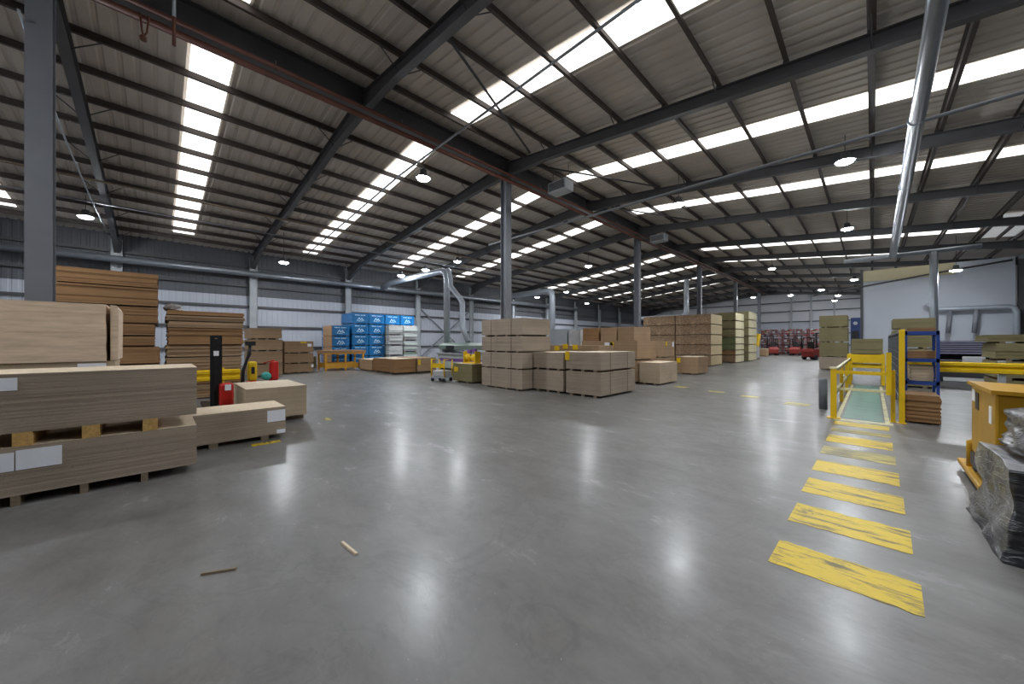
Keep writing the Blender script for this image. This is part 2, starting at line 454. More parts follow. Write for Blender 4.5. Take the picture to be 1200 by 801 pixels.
m = MB(); m.tube([(-3.5,38.8,5.55),(-.5,38.8,6.0),(3.2,38.8,6.55),(6.3,38.8,6.95)], .06, 8); m.build('conduit', M['dark'], dv)

# ------------------------------------------------------------------ lamps
lampdef = [
 (-11.3,6.75,7.55,'bright round ceiling lamp hanging beside the ridge beam, nearest the left slope rooflight'),
 (-.62,15.7,7.5,'brightest round lamp on the right, under the second rafter right of the silver duct line'),
 (-5.75,15.6,7.5,'bright round lamp above the packs right of the ridge, under the right slope'),
 (-.9,24.9,7.45,'round lamp on the right slope, behind the brightest one near the silver duct'),
 (-5.5,33.9,7.4,'small round lamp beyond the long timber packs, right of the ridge'),
 (-24.0,-2.2,7.12,'round lamp low under the left roof just right of the left foreground column'),
 (-24.0,5.2,6.3,'round lamp low at the left eave above the brown board stacks'),
 (-22.3,13.5,6.8,'round lamp in the middle of the three over the blue wrapped packs'),
 (-20.7,15.1,7.4,'round lamp rightmost and highest of the three left of the centre column'),
 (-23.2,12.1,6.33,'round lamp leftmost and lowest of the three over the blue wrapped packs'),
 (-14.9,22.8,7.35,'round lamp left of the second ridge column, over the centre packs'),
 (-25.3,28.9,6.5,'distant round lamp at the left eave right of the centre column'),
 (-22.4,30.2,6.9,'distant round lamp above the white wall panels behind the centre packs'),
 (-24.4,37.0,6.4,'furthest left-hand round lamp, small and low near the left wall'),
 (-1.1,42.8,7.1,'round lamp just left of the white divider wall'),
 (-10.1,51.,7.1,'distant round lamp over the aisle in front of the end wall'),
 (-6.4,50.,6.9,'faint distant round lamp in front of the end wall panels'),
 (-3.6,47.,6.9,'small round lamp, left one of the far cluster left of the divider'),
 (-2.7,54.,6.9,'small round lamp, lower right one of the far cluster left of the divider'),
 (-3.2,58.,6.7,'tiny round lamp, lowest of the far cluster left of the divider'),
 (3.45,33.2,5.9,'round lamp in front of the cream band at the top of the white divider'),
]
proto = None
def make_lamp():
    t = thing('high_bay_light', '', 'lamp', (0,0,0), 0, 'round high bay lamps under the roof')
    m = MB(); m.lathe([(.06,.30),(.09,.28),(.10,.12),(.21,.03),(.22,0),(.2,-.004)], seg=24); m.build('housing', M['dark'], t)
    m = MB(); m.lathe([(.03,-.085),(.1,-.075),(.16,-.045),(.185,-.004)], seg=24); m.build('lens', M['lamp'], t)
    for ch in t.children: ch.scale = (1.25,1.25,1)
    m = MB(); m.tube([(0,0,.3),(0,0,1.0)], .012, 6); m.build('hanger_rod', M['dark'], t)
    return t
for i, (x, y, z, lab) in enumerate(lampdef):
    if proto is None:
        proto = make_lamp(); t = proto; t.location = (x,y,z); t['label'] = lab
    else: t = copy_thing(proto, (x,y,z), lab)
    for ch in t.children:                            # rods reach the sheet above
        if ch.name.startswith('hanger_rod'):
            L = roofz(x)-.02-(z+.3); ch.scale.z = L/.7; ch.location.z = .3*(1-ch.scale.z)
# extra fill lamps, added out of frame to light the foreground floor
fill_lamps = [(-.6,5.,7.5,'over the yellow stripes'), (-12.,-4.,7.5,'over the left foreground packs'), (4.5,9.,6.9,'over the yellow tug'), (-5.5,-5,7.5,'above and behind the camera')]
for x, y, z, lab in fill_lamps:
    t = copy_thing(proto, (x,y,z), 'added round fill lamp out of the frame, hung '+lab)
    for ch in t.children:
        if ch.name.startswith('hanger_rod'):
            L = roofz(x)-.02-(z+.3); ch.scale.z = L/.7; ch.location.z = .3*(1-ch.scale.z)

# ------------------------------------------------------------------ services
def duct(name, label, pts, r, mat='galv', cat='duct', rings=0, seg=20):
    m = MB(); m.tube(pts, r, seg)
    if rings:
        for a, b in zip(pts, pts[1:]):
            a, b = Vector(a), Vector(b); L = (b-a).length; k = int(L/rings)
            rr = (r if not isinstance(r, list) else r[0])
            for i in range(1, k+1):
                c = a.lerp(b, i*rings/L); d = (b-a).normalized()*.02
                m.tube([c-d, c+d], rr*1.05, seg)
    o = m.build(name, M[mat]); return tag(o, label, cat)
t = thing('extraction_duct', 'large silver spiral duct running overhead along the right side of the hall', 'duct', (0,0,0))
m = MB(); m.tube([(.62,4.,6.95),(.72,9.,6.95),(.88,31.6,6.95)], [.12,.13,.17], 20); m.build('main_pipe', M['galv'], t)
for q in range(5):
    y = 7.5+q*5.2; x = .69+(y-7.5)*.0079
    m = MB(); m.tube([(x-.001,y-.03,6.95),(x+.001,y+.03,6.95)], .15+.002*q, 20); m.build('joint_collar', M['galvl'], t)
m = MB(); m.tube([(-1.3,31.8,6.93),(4.2,31.8,6.93)], .13, 14); m.build('cross_pipe', M['galvl'], t)
m = MB(); m.tube([(2.5,31.8,6.9),(2.5,31.8,0.)], .17, 16); m.build('down_pipe', M['galvl'], t)
for y in (10.4, 16.4, 22.4, 28.4):
    m = MB(); m.tube([(.69+(y-7.5)*.0079,y+.06,7.1),(.69+(y-7.5)*.0079,y+.06,7.36)], .012, 6); m.build('hanger_rod', M['dark'], t)
t = thing('wall_duct', 'long silver duct running below the eave along the left wall', 'duct', (0,0,0))
m = MB(); m.tube([(-27.95,-9.,6.05),(-27.95,40.,6.05)], .18, 16); m.build('main_pipe', M['galv'], t)
for y in [FR[i] for i in range(0,9)]:
    m = MB(); m.box(-28.22,-27.95,y-.03,y+.03,5.8,5.86); m.build('bracket', M['dark'], t)
t = thing('machine_duct', 'pale duct from the left wall turning straight down into the saw machine', 'duct', (0,0,0))
m = MB(); m.tube([(-27.7,12.9,6.05),(-26.5,12.9,6.3),(-19.6,13.1,6.3),(-19.2,13.1,6.15),(-19.1,13.1,5.7),(-19.1,13.1,1.66)], .2, 16); m.build('front_pipe', M['galvl'], t)
t = thing('machine_duct', 'thinner pale duct stepping down in two bends beside the saw machine duct', 'duct', (0,0,0))
m = MB(); m.tube([(-19.0,13.1,6.3),(-18.85,13.1,6.1),(-18.7,13.1,5.6),(-18.7,13.1,5.2),(-17.8,13.2,4.35),(-17.6,13.2,4.1),(-17.6,13.2,2.6),(-17.0,13.2,1.66)], .16, 16); m.build('rear_pipe', M['galvl'], t)
duct('drop_duct', 'pale duct dropping down right of the centre column, behind the packs', [(-25.,24.,6.1),(-19.7,24.,6.1),(-19.4,24.,5.95),(-19.3,24.,5.6),(-19.3,24.,0.)], .25, 'galvl')
duct('aisle_duct', 'bright vertical duct behind the long timber packs with a horizontal run at its foot', [(-11.5,33.,7.2),(-11.5,33.,4.4),(-11.6,33.,4.1),(-11.9,33.,3.95),(-16.,33.,3.95),(-16.,33.,0)], .2, 'galvl')
t = thing('divider_duct', 'silver duct running across the white divider wall and down at the right', 'duct', (0,0,0))
m = MB(); m.tube([(2.7,38.4,4.4),(3.1,38.4,4.0),(3.5,38.4,3.95),(6.1,38.4,3.95),(6.3,38.4,3.85),(6.4,38.4,3.6),(6.4,38.4,0.)], .15, 14); m.build('main_pipe', M['galvl'], t)
for x in (3.75, 4.85):
    m = MB(); m.tube([(x,38.4,3.85),(x-.05,38.4,3.0),(x-.1,38.4,2.3)], .12, 10); m.build('branch_hose', M['steel'], t)
# sprinkler mains next to the spine
t = thing('sprinkler_pipe', 'pair of rust red sprinkler pipes along the ridge beam', 'pipe', (0,0,0))
m = MB(); m.tube([(-10.48,-6.,8.55),(-10.48,60.,8.55)], .055, 10); m.build('main_pipe', M['rust'], t)
m = MB(); m.tube([(-10.62,-6.,8.38),(-10.62,60.,8.38)], .075, 10); m.build('main_pipe', M['rust'], t)
for y in (-1., 2.1, 5.5, 8.2, 12.2, 15., 19.):
    m = MB(); m.tube([(-10.48,y,8.6),(-10.48,y,8.72)], .01, 6); m.build('hanger_rod', M['steel'], t)
m = MB(); m.tube([(-10.3,.25,9.2),(-10.3,.25,8.5)], .03, 8, 0); m.tube([(-10.3,.25,8.5),(-10.3,.25,7.9)], .03, 8, 1); m.build('drop_pipe', [M['galvl'], M['rust']], t)
m = MB(); m.tube([(-10.5,-.25,8.4),(-10.5,-.22,8.05),(-10.5,-.2,7.95)], .018, 6); m.tube([(-10.5,-.12,8.4),(-10.5,-.15,8.05),(-10.5,-.2,7.95)], .018, 6); m.lathe([(.05,7.86),(.06,7.93),(.03,7.97)], (-10.5,-.2,0), 8); m.build('hook', M['rust'], t)
duct('cable_conduit', 'thin grey conduit crossing under the right roof near the second rafter', [(-16.,13.95,7.45),(5.,13.8,7.3)], .05, 'steel', 'pipe', 0, 8)
duct('cable_conduit', 'thin pale conduit crossing the nearest central rooflight towards the left eave', [(-26.,6.75,7.2),(-12.,6.2,7.7),(-3.,6.05,7.75),(4.,6.0,7.2)], .03, 'galv', 'pipe', 0, 8)
duct('hanging_cable', 'pale sagging cable strung from the ridge to the left eave beside the left column', [(-10.5,-1.72,7.5),(-12.1,-1.72,7.26),(-15.4,-1.72,7.01),(-19.5,-1.72,6.95),(-23.5,-1.72,6.98),(-27.,-1.72,7.2)], .02, 'galvl', 'cable', 0, 6)
duct('service_pipe', 'thin brown pipe running the length of the left roof below the rafters', [(-20.,-9.,7.6),(-20.,60.,7.6)], .04, 'bearerd', 'pipe', 0, 8)
duct('service_pipe', 'thin grey pipe high along the left roof slope above the brown pipe', [(-22.6,-9.,7.45),(-22.6,60.,7.45)], .03, 'steel', 'pipe', 0, 8)
t0 = thing('unit_heater', 'grey box heater hanging right of the centre column by the ridge beam', 'heater', (-9.2,12.,7.95))
m = MB(); m.box(-.45,.45,-.3,.3,0,.42); m.build('casing', M['grey'], t0, bevel=.02)
m = MB()
for i in range(6): m.box(-.4,.4,-.33,-.3,.05+i*.055,.08+i*.055)
m.build('louvre', M['dark'], t0)
for s in (-.4,.4):
    m = MB(); m.tube([(s,0,.42),(s,0,1.1)], .012, 6); m.build('hanger_rod', M['dark'], t0)
copy_thing(t0, (-9.4,22.3,7.95), 'grey box heater hanging behind the second ridge column')

# ------------------------------------------------------------------ board packs
def pack(label, x0, x1, y0, y1, z0, z1, mat='chip', n=10, bear='x', nb=3, bh=.09, straps=0, jit=.006, top='chiptop', group=None, bmat='bearerd', over=0., cat='pack of boards'):
    cx, cy = (x0+x1)/2, (y0+y1)/2; a, b = (x1-x0)/2, (y1-y0)/2; h = z1-z0
    if not bear: bh = 0
    t = thing('board_pack', label, cat, (cx, cy, z0), 0, group)
    m = MB(); dz = (h-bh)/n; o = (0,0)
    for i in range(n):
        o = (R.uniform(-jit,jit), R.uniform(-jit,jit))
        e = R.uniform(0, jit)
        m.box(-a+o[0]+e, a+o[0]-e, -b+o[1]+e, b+o[1]-e, bh+i*dz, bh+(i+1)*dz, 0, 1 if i == n-1 else None)
    m.build('boards', [M[mat], M[top]], t)
    if isinstance(bear, list):                     # bearers at given places along the pack, nb is their width
        for yb in bear:
            m = MB(); m.box(-a+.02, a-.004, yb-cy-nb/2, yb-cy+nb/2, 0, bh); m.build('bearer', M[bmat], t)
    elif bear:
        for i in range(nb):
            f = -1+2*(i+.5)/nb if nb > 1 else 0
            f = f*1.12 if nb > 1 else 0
            m = MB()
            if bear == 'x': c = b*f*.92; m.box(-a+.01+over, a-.004, c-.055, c+.055, 0, bh)
            else: c = a*f*.92; m.box(c-.055, c+.055, -b+.004, b-.01, 0, bh)
            m.build('bearer', M[bmat], t)
    for i in range(straps):
        f = (-1+2*(i+.5)/straps)
        m = MB(); w = .012; q = .008
        if b >= a:
            c = b*f
            m.box(-a-q,-a-q+.004,c-w,c+w,bh,h); m.box(a+q-.004,a+q,c-w,c+w,bh,h); m.box(-a-q,a+q,c-w,c+w,h-.002,h+.0012)
        else:
            c = a*f
            m.box(c-w,c+w,-b-q,-b-q+.004,bh,h); m.box(c-w,c+w,b+q-.004,b+q,bh,h); m.box(c-w,c+w,-b-q,b+q,h-.002,h+.0012)
        m.build('strap', M['strap'], t)
    t['_'] = 0; del t['_']
    return t
def sheetlabel(t, face, u0, u1, v0, v1, mat='paper', name='label_sheet'):
    """a sheet on a face of pack t; u is the world coordinate along the face, v the height"""
    L = t.location; bo = [c for c in t.children if c.name.startswith('boards')][0]
    xs = [v.co.x for v in bo.data.vertices]; ys = [v.co.y for v in bo.data.vertices]
    m = MB()
    if face == '+x': x = max(xs); m.box(x+.002, x+.007, u0-L.y, u1-L.y, v0-L.z, v1-L.z)
    else: y = min(ys); m.box(u0-L.x, u1-L.x, y-.007, y-.002, v0-L.z, v1-L.z)
    return m.build(name, M[mat], t)

G_left = 'particleboard packs in the left foreground'
pl = pack('lower long grey-brown particleboard pack at the left foreground, on the floor under another pack', -7.36,-6.25,-2.4,.37,0,.612,'chip',28,[-1.75,-1.045,-.585,-.11],.06,.105,0,.003,'chiptop',G_left)
sheetlabel(pl,'+x',-1.04,-.74,.37,.575); sheetlabel(pl,'+x',-1.36,-1.05,.37,.56)
pu = pack('upper long grey-brown particleboard pack at the left foreground, on yellow timber bearers', -7.36,-6.25,-2.4,.37,.612,1.37,'chip',34,[-1.9,-1.0,-.535,-.06],.13,.145,0,.003,'chiptop',G_left,'bearer')
sheetlabel(pu,'+x',-1.36,-1.03,1.2,1.33)
h = pack('low particleboard pack with white label on the floor, beside the long foreground packs', -8.3,-7.42,-.36,1.64,0,.55,'chip',24,'x',3,.075,0,.003,'chiptop')
sheetlabel(h,'+x',1.36,1.63,.30,.5); sheetlabel(h,'+x',1.5,1.63,.0+.085,.15)
pack('square particleboard pack with pale top behind the low labelled pack', -10.45,-8.82,1.26,2.35,0,.75,'chip2',28,'y',3,.11,0,.003,'chiptop')
pack('bottom pack of the pale board stack behind the foreground packs', -9.3,-8.25,-3.2,-.46,0,.7,'chip2',20,'x',4,.1,0,.006)
b2 = pack('middle pack with white label in the pale board stack behind the foreground packs', -9.3,-8.22,-3.2,-.46,.7,1.41,'chip2',20,'x',4,.1,0,.006)
sheetlabel(b2,'+x',-.83,-.55,1.29,1.38)
b3 = pack('tall pale plywood pack topping the stack right of the left column', -9.3,-8.2,-3.2,-.55,1.41,2.27,'pale',6,None,0,0,0,.004,'pale')
b4 = tag(MB().prism([(-.51,1.415),(-.43,1.43),(-.425,2.2),(-.45,2.262),(-.51,2.27)], 'x', -9.25,-8.24).build('end_board', M['pale']), 'upright pale edge board standing at the end of the tall plywood pack', 'board')

gC = 'packs in the tall brown stack'
Cl = [(0,.36),(.36,.72),(.72,1.07),(1.07,1.56),(1.56,1.85),(1.85,2.19),(2.19,2.66),(2.66,3.18),(3.18,3.6)]
nm = ['lowest','second lowest','third lowest','fourth lowest','middle','fourth from top','third from top','second from top','topmost']
for i, (a, b) in enumerate(Cl):
    dx = R.uniform(-.05,.05); dy = (.04 if i in (3,2) else -.02 if i == 4 else 0)
    if i in (4,5): dy = -.06
    pack('%s brown fibreboard pack of the tall stack behind the pale plywood pack' % nm[i].replace('middle','fifth lowest'), -16.3+dx,-14.2+dx,-1.8+dy,.02+dy,a,b-.0,'brown',10,'y',4,.045,0,.012,'browntop',gC)
gD = 'packs in the brown stack beside the tall one'
Dl = [(0,.42),(.42,.82),(.82,1.24),(1.24,1.6),(1.6,2.1),(2.1,2.3),(2.3,2.47),(2.47,2.62)]
nm = ['lowest','second lowest','third lowest','fourth lowest','fourth from top','third from top','second from top','topmost']
for i, (a, b) in enumerate(Dl):
    dx = R.uniform(-.05,.05)
    pack('%s tan fibreboard pack of the uneven stack right of the tall brown stack' % nm[i], -16.3+dx,-14.2+dx,.16+R.uniform(0,.06),2.0+R.uniform(-.08,.04),a,b,'brown' if i%3==1 else 'tan',max(3,int((b-a)/.05)),'y',4,.03,0,.02,'browntop',gD)
m = MB(); bmesh.ops.create_icosphere(m.bm, subdivisions=3, radius=1)
for v in m.bm.verts:
    d = 1+.35*noise.noise(v.co*2.2); v.co = Vector((v.co.x*.28*d, v.co.y*.2*d, max(-.0, .1+v.co.z*.13*d)))
tag(m.build('crumpled_sheet', M['film'], None, (-14.9,.34,2.62)), 'crumpled pale film lying on top of the tan board stack', 'plastic film')
for i, (a, b) in enumerate([(0,.6),(.6,1.25),(1.25,1.82),(1.82,2.37)]):
    pack('%s tan pack of the narrow stack right of the uneven board stack' % ['bottom','second','third','top'][i], -22.9,-20.9,3.2,4.48-(.0 if i<3 else .03),a,b,'tan',12,'x',3,.06,0,.008,'browntop','packs in the narrow tan stack')
for i, (a, b) in enumerate([(0,.52),(.52,1.08),(1.08,1.74)]):
    p = pack('%s tan pack of the short stack by the left wall, right of the narrow stack' % ['bottom','middle','top'][i], -24.,-22.,4.8,6.2,a,b,'tan',12,'x',3,.06,0,.008,'browntop','packs in the short tan stack')
    if i == 2: sheetlabel(p,'+x',5.9,6.1,1.45,1.6); sheetlabel(p,'+x',5.55,5.85,1.63,1.73,'yellow','yellow_tag')
    if i == 0: sheetlabel(p,'+x',6.08,6.2,.3,.45)
pack('low olive pack on the floor at the wall left of the orange trestle', -26.4,-24.6,6.3,7.1,0,.8,'olive',12,'x',2,.07,0,.008,'chiptop')

# centre stacks
gS = 'packs in the four-high centre stack'
for i, (a, b) in enumerate([(0,.72),(.722,1.32),(1.322,1.9),(1.902,2.54)]):
    pack('%s brown particleboard pack of the four-high stack in front of the centre column' % ['bottom','second','third','top'][i], -10.66,-8.5,8.93,10.45,a,b,'chip',30,'y',4,.055,2,.004,'chiptop',gS)
for i, (a, b) in enumerate([(0,.74),(.742,1.35)]):
    pack('%s pack of the two-high pair between the four-high stack and the nearest pair' % ['lower','upper'][i], -8.45,-7.14,9.45,11.4,a,b,'chip',28,'y',3,.07,1,.004,'chiptop','two-high centre packs')
for i, (a, b) in enumerate([(0,.77),(.772,1.38)]):
    p = pack('%s pack of the nearest two-high pair at the centre of the floor' % ['lower','upper'][i], -7.0,-5.72,9.42,11.62,a,b,'chip',28,'y',3,.07,2,.004,'chiptop','two-high centre packs')
    if i: sheetlabel(p,'-y',-7.03,-6.86,1.12,1.4,'yellow','yellow_tag')
pk = pack('brown pack with yellow tags just behind the two-high centre packs', -10.3,-7.5,12.2,13.3,0,1.56,'tan',24,'y',3,.08,0,.006,'browntop')
for u, v in ((-9.55,1.43),(-9.1,1.52),(-8.6,1.49)): sheetlabel(pk,'-y',u-.13,u+.13,v-.1,v+.1,'yellow','yellow_tag')
pack('long brown pack lying under the three tan cartons behind the centre', -9.45,-6.75,13.9,15.7,0,.93,'tan',20,'y',4,.08,0,.006,'browntop')
p = pack('long brown pack with a pale tag carrying the three tan packs behind the centre', -9.45,-6.75,13.9,15.7,.93,1.75,'tan',20,'y',4,.06,0,.006,'browntop')
sheetlabel(p,'-y',-8.25,-7.85,1.5,1.68,'paper'); sheetlabel(p,'-y',-8.0,-7.8,1.52,1.7,'yellow','yellow_tag')
for i, (a, b, q) in enumerate([(-9.42,-8.58,'left, darkest'),(-8.48,-7.7,'middle'),(-7.64,-6.92,'right, pale-sided')]):
    pack('%s one of three short packs side by side on the long brown pack' % q, a,b,13.95,15.5,1.75,2.33,'tan' if i else 'brown',14,None,0,0,0,.004,'chiptop','three short packs in a row')
pack('white wrapped pack behind the centre stacks, left of the three short packs', -11.35,-10.6,15.5,16.6,0,2.33,'film',10,'y',2,.1,0,.01,'film')
pack('grey-white wrapped pack furthest left behind the centre stacks', -12.6,-11.45,15.5,16.8,0,2.4,'grey',10,'y',2,.1,0,.01,'paper')
pack('small pale crate-like pack on the floor right of the nearest two-high pair', -6.68,-5.85,13.95,15.7,0,.88,'chip2',20,'y',2,.06,0,.004,'chiptop')
p = pack('lower pack of the short pale stack left of the long timber packs', -8.4,-7.48,18.4,19.7,0,.88,'tan',14,'y',2,.06,0,.005,'chiptop')
p = pack('upper pack with tags of the short pale stack left of the long timber packs', -8.4,-7.48,18.4,19.7,.88,1.76,'tan',14,'y',2,.06,0,.005,'chiptop')
sheetlabel(p,'+x',18.55,18.75,1.5,1.72,'yellow','yellow_tag'); sheetlabel(p,'+x',19.4,19.6,1.45,1.7)
p = pack('wrapped pale pack on the floor in front of the long timber packs', -7.42,-6.34,19.8,21.4,0,.92,'tan',16,'y',2,.06,0,.005,'chiptop')
sheetlabel(p,'-y',-7.4,-7.2,.6,.85,'yellow','yellow_tag')
for s, (xa, xb) in enumerate([(-12.85,-10.42),(-10.36,-7.96)]):
    for i in range(5):
        z = .735*i
        p = pack('%s %s of the long stacked timber packs behind the centre' % (['bottom','second','third','fourth','top'][i], ['left-hand pack','right-hand pack'][s]), xa,xb,27.5,30.1,z,z+.735,'osb',9,'y',3,.05,0,.012,'osbend','long timber packs')
        if s:
            m = MB(); m.box(1.2,1.212,-1.28,1.28,.06,.72); m.build('end_face', M['osbend'], p)
gz = [0,.62,1.02,1.5,2.05,2.72,3.4,4.05]
for i in range(7):
    a, b = gz[i], gz[i+1]; mt = 'green' if i in (2,3) else 'osb' if i == 0 else 'brown' if i == 1 else 'olive'
    p = pack('%s pack of the tall olive stack right behind the long timber packs' % ['bottom','second','third','fourth','fifth','sixth','top'][i], -10.2,-7.72,32.85,35.5,a,b,mt,8,'y',3,.06,0,.01,'chiptop','packs in the tall olive stack')
    m = MB(); m.box(1.24,1.255,-1.3,1.3,.07,b-a-.01); m.build('end_face', M['cream'], p)
for i in range(6):
    a, b = i*.73, (i+1)*.73
    p = pack('%s pack of the last cream-ended stack beside the far aisle' % ['bottom','second','third','fourth','fifth','top'][i], -10.,-7.62,36.7,39.7,a,b,'olive',8,'y',3,.06,0,.01,'chiptop','packs in the last aisle stack')
    m = MB(); m.box(1.19,1.205,-1.48,1.48,.07,b-a-.01); m.build('end_face', M['cream'], p)
for i, (a, b) in enumerate([(0,.78),(.78,1.67),(1.67,2.57),(2.57,3.3)]):
    pack('%s olive pack of the stack left of the yellow walkway barrier' % ['bottom','second','third','top'][i], -2.31,-1.04,29.,31.,a,b,'olive' if i else 'chip',12,'y',2,.06,0,.008,'chiptop','packs in the olive stack left of the walkway')

# ------------------------------------------------------------------ blue wrapped packs and their neighbours
def blue_pack():
    t = thing('wrapped_pack', '', 'wrapped pack', (0,0,0), 0, 'blue film wrapped packs by the left wall')
    m = MB(); bmesh.ops.create_cube(m.bm, size=1)
    bmesh.ops.subdivide_edges(m.bm, edges=m.bm.edges, cuts=6, use_grid_fill=True)
    for v in m.bm.verts:
        c = v.co.copy(); d = .012*noise.noise(c*5)
        v.co = Vector((c.x*1.9, c.y*1.1, (c.z+.5)*.735+.06)); v.co += Vector((d*(1 if c.x > 0 else -1), d*.6, 0))
    m.build('film', M['bluefilm'], t, bevel=.0)
    m = MB()                                         # white print on the film: a line of bars over a zigzag mark
    m.box(.956,.96,-.36,.33,.647,.653)
    for i in range(9): 
        if i != 4: m.box(.957,.968,-.36+i*.08,-.31+i*.08,.62,.68)
    for p, q in (((-.22,.2),(-.08,.48)),((-.08,.48),(.0,.3)),((.0,.3),(.1,.44)),((.1,.44),(.24,.24)),((-.14,.22),(.02,.22)),((.06,.2),(.16,.32))):
        m.bar((.962,p[0],p[1]),(.962,q[0],q[1]),.035,.012, 0, (1,0,0))
    m.build('print', M['bluewhite'], t)
    for y in (-.4, 0, .4):
        m = MB(); m.box(-.93,.93,y-.05,y+.05,0,.06); m.build('bearer', M['bearerd'], t)
    return t
bz = .8
bspots = []
for c, (y, lab) in enumerate([(8.45,'first column from the left, behind the orange trestle'),(9.72,'second column from the left'),(10.86,'third column from the left')]):
    rows = 4 if c == 0 else 5
    for r in range(rows):
        z = r*.8 if c else r*.72
        nmz = (['bottom','second','third','top'] if rows == 4 else ['bottom','second','third','fourth','top'])[r]
        if c == 0 and r > 3: continue
        bspots.append((y, r*(.69 if c == 0 else .728), nmz+' blue film-wrapped pack in the '+lab))
for y, lab in ((12.02,'blue film-wrapped pack bridging on top of the white wrapped stack'),(13.18,'rightmost blue film-wrapped pack, on top of the mixed stack')):
    bspots.append((y, 2.9, lab))
bp = None
for i, (y, z, lab) in enumerate(bspots):
    s = .69/.8 if y < 9 else .728/.8
    if bp is None: bp = blue_pack(); t = bp; t.location = (-25.25,y,z); t['label'] = lab
    else: t = copy_thing(bp, (-25.25,y,z), lab)
    t.scale.z = s
for i in range(4):
    m = MB(); m.box(-.4,1.2,-.02,.02,0,.66)
    t = tag(m.build('end_sheet', M['browntop'], None, (-25.3,7.84,.02+i*.69)), '%s brown board sheet closing the left end of the blue pack columns' % ['bottom','second','third','top'][i], 'board', 'brown end sheets beside the blue packs')
for i in range(4):
    z = i*.725
    t = thing('wrapped_pack', '%s white wrapped pack in the stack under the bridging blue pack' % ['bottom','second','third','top'][i], 'wrapped pack', (-24.9,12.02,z), 0, 'white wrapped packs')
    m = MB()
    for q in range(5): m.box(-1.1+R.uniform(-.03,.03),1.1+R.uniform(-.03,.03),-.52,.52,.08+q*.128,.08+(q+1)*.128-.012, q%2)
    m.build('film', [M['film'], M['lgrey']], t, bevel=.015)
    m = MB(); m.box(-1.,1.,-.5,-.35,0,.08); m.box(-1.,1.,.35,.5,0,.08); m.build('bearer', M['mint'], t)
for i, (z, hh, mt) in enumerate([(0,.95,'mint'),(.95,.85,'grey'),(1.8,1.1,'film')]):
    t = thing('wrapped_pack', ['bottom greenish','middle grey','top white'][i]+' wrapped bundle in the mixed stack under the rightmost blue pack', 'wrapped pack', (-24.9,13.2,z), 0)
    m = MB()
    for q in range(5): m.box(-1.05+R.uniform(-.05,.05),1.05+R.uniform(-.08,.05),-.55+R.uniform(0,.05),.55-R.uniform(0,.05),.08+q*(hh-.08)/5,.08+(q+1)*(hh-.08)/5-.01, q%2)
    m.build('bundle', [M[mt], M['lgrey']], t, bevel=.015)
    m = MB(); m.box(-1.,1.,-.5,-.35,0,.08); m.box(-1.,1.,.35,.5,0,.08); m.build('bearer', M['bearerd'], t)
# orange trestle
t = thing('trestle', 'orange steel trestle with a brown board top in front of the blue packs', 'trestle', (-23.,7.95,0))
m = MB(); m.box(-.75,.75,-1.1,1.3,1.06,1.2); m.build('table_top', M['browntop'], t)
m = MB(); m.box(-.7,.7,-1.05,1.25,.98,1.06); m.build('top_frame', M['orange'], t)
for x in (-.65,.65):
    for y in (-1.,.1,1.15):
        m = MB(); m.box(x-.04,x+.04,y-.05,y+.05,0,.98); m.build('leg', M['orange'], t)
    m = MB(); m.box(x-.03,x+.03,-1.,1.15,.15,.45); m.build('lower_panel', M['orange'], t)
pack('low pack with pale top on the floor right of the orange trestle', -22.15,-20.2,8.75,9.9,0,.68,'tan',14,'x',3,.06,0,.01,'chiptop')
pack('large dark-sided brown pack on the floor in front of the white wrapped stack', -20.1,-17.5,8.75,10.0,0,.8,'brown',16,'y',3,.08,0,.02,'chiptop')
p = pack('reddish wrapped pack with yellow tag next to the large dark-sided pack', -19.9,-17.45,10.06,11.25,0,.82,'tan',16,'y',3,.08,0,.012,'browntop')
sheetlabel(p,'+x',10.1,10.25,.45,.75,'yellow','yellow_tag')

# ------------------------------------------------------------------ beam saw machine with its surroundings
t = thing('panel_saw', 'pale green and white panel saw machine under the angled duct', 'machine', (-17.2,13.4,0))
m = MB(); m.box(-2.,2.6,-.9,.9,.1,.95); m.build('base_cabinet', M['lgrey'], t, bevel=.03)
m = MB(); m.box(-2.,2.6,-1.0,1.,.95,1.05); m.build('table', M['grey'], t)
m = MB(); m.prism([(-.75,1.25),(.5,1.25),(.5,1.65),(-.45,1.65),(-.75,1.5)], 'x', -2.1,2.7); m.build('beam_cover', M['mint'], t, bevel=.03)
for xa in (-2.1, 2.4):
    m = MB(); m.box(xa,xa+.3,-.7,.7,1.05,1.3); m.build('side_bracket', M['grey'], t)
m = MB(); m.box(-1.3,-.5,-.78,-.74,1.28,1.48); m.build('control_screen', M['black'], t)
m = MB(); m.box(-1.8,2.4,-.92,-.9,.55,.72); m.build('purple_stripe', M['purple'], t)
m = MB()
for x in (-1.8,2.4):
    for y in (-.7,.7): m.box(x-.08,x+.08,y-.08,y+.08,0,.1)
m.build('foot', M['dark'], t)
m = MB(); m.box(-2.5,-2.2,-.3,.3,0,1.9); m.build('control_cabinet', M['grey'], t, bevel=.02)
p = pack('short olive pack on the floor left of the four-high centre stack', -12.66,-11.36,9.0,10.4,0,.8,'olive',18,'y',2,.07,0,.006,'chiptop')
sheetlabel(p,'-y',-12.55,-12.3,.45,.65,'yellow','yellow_tag')
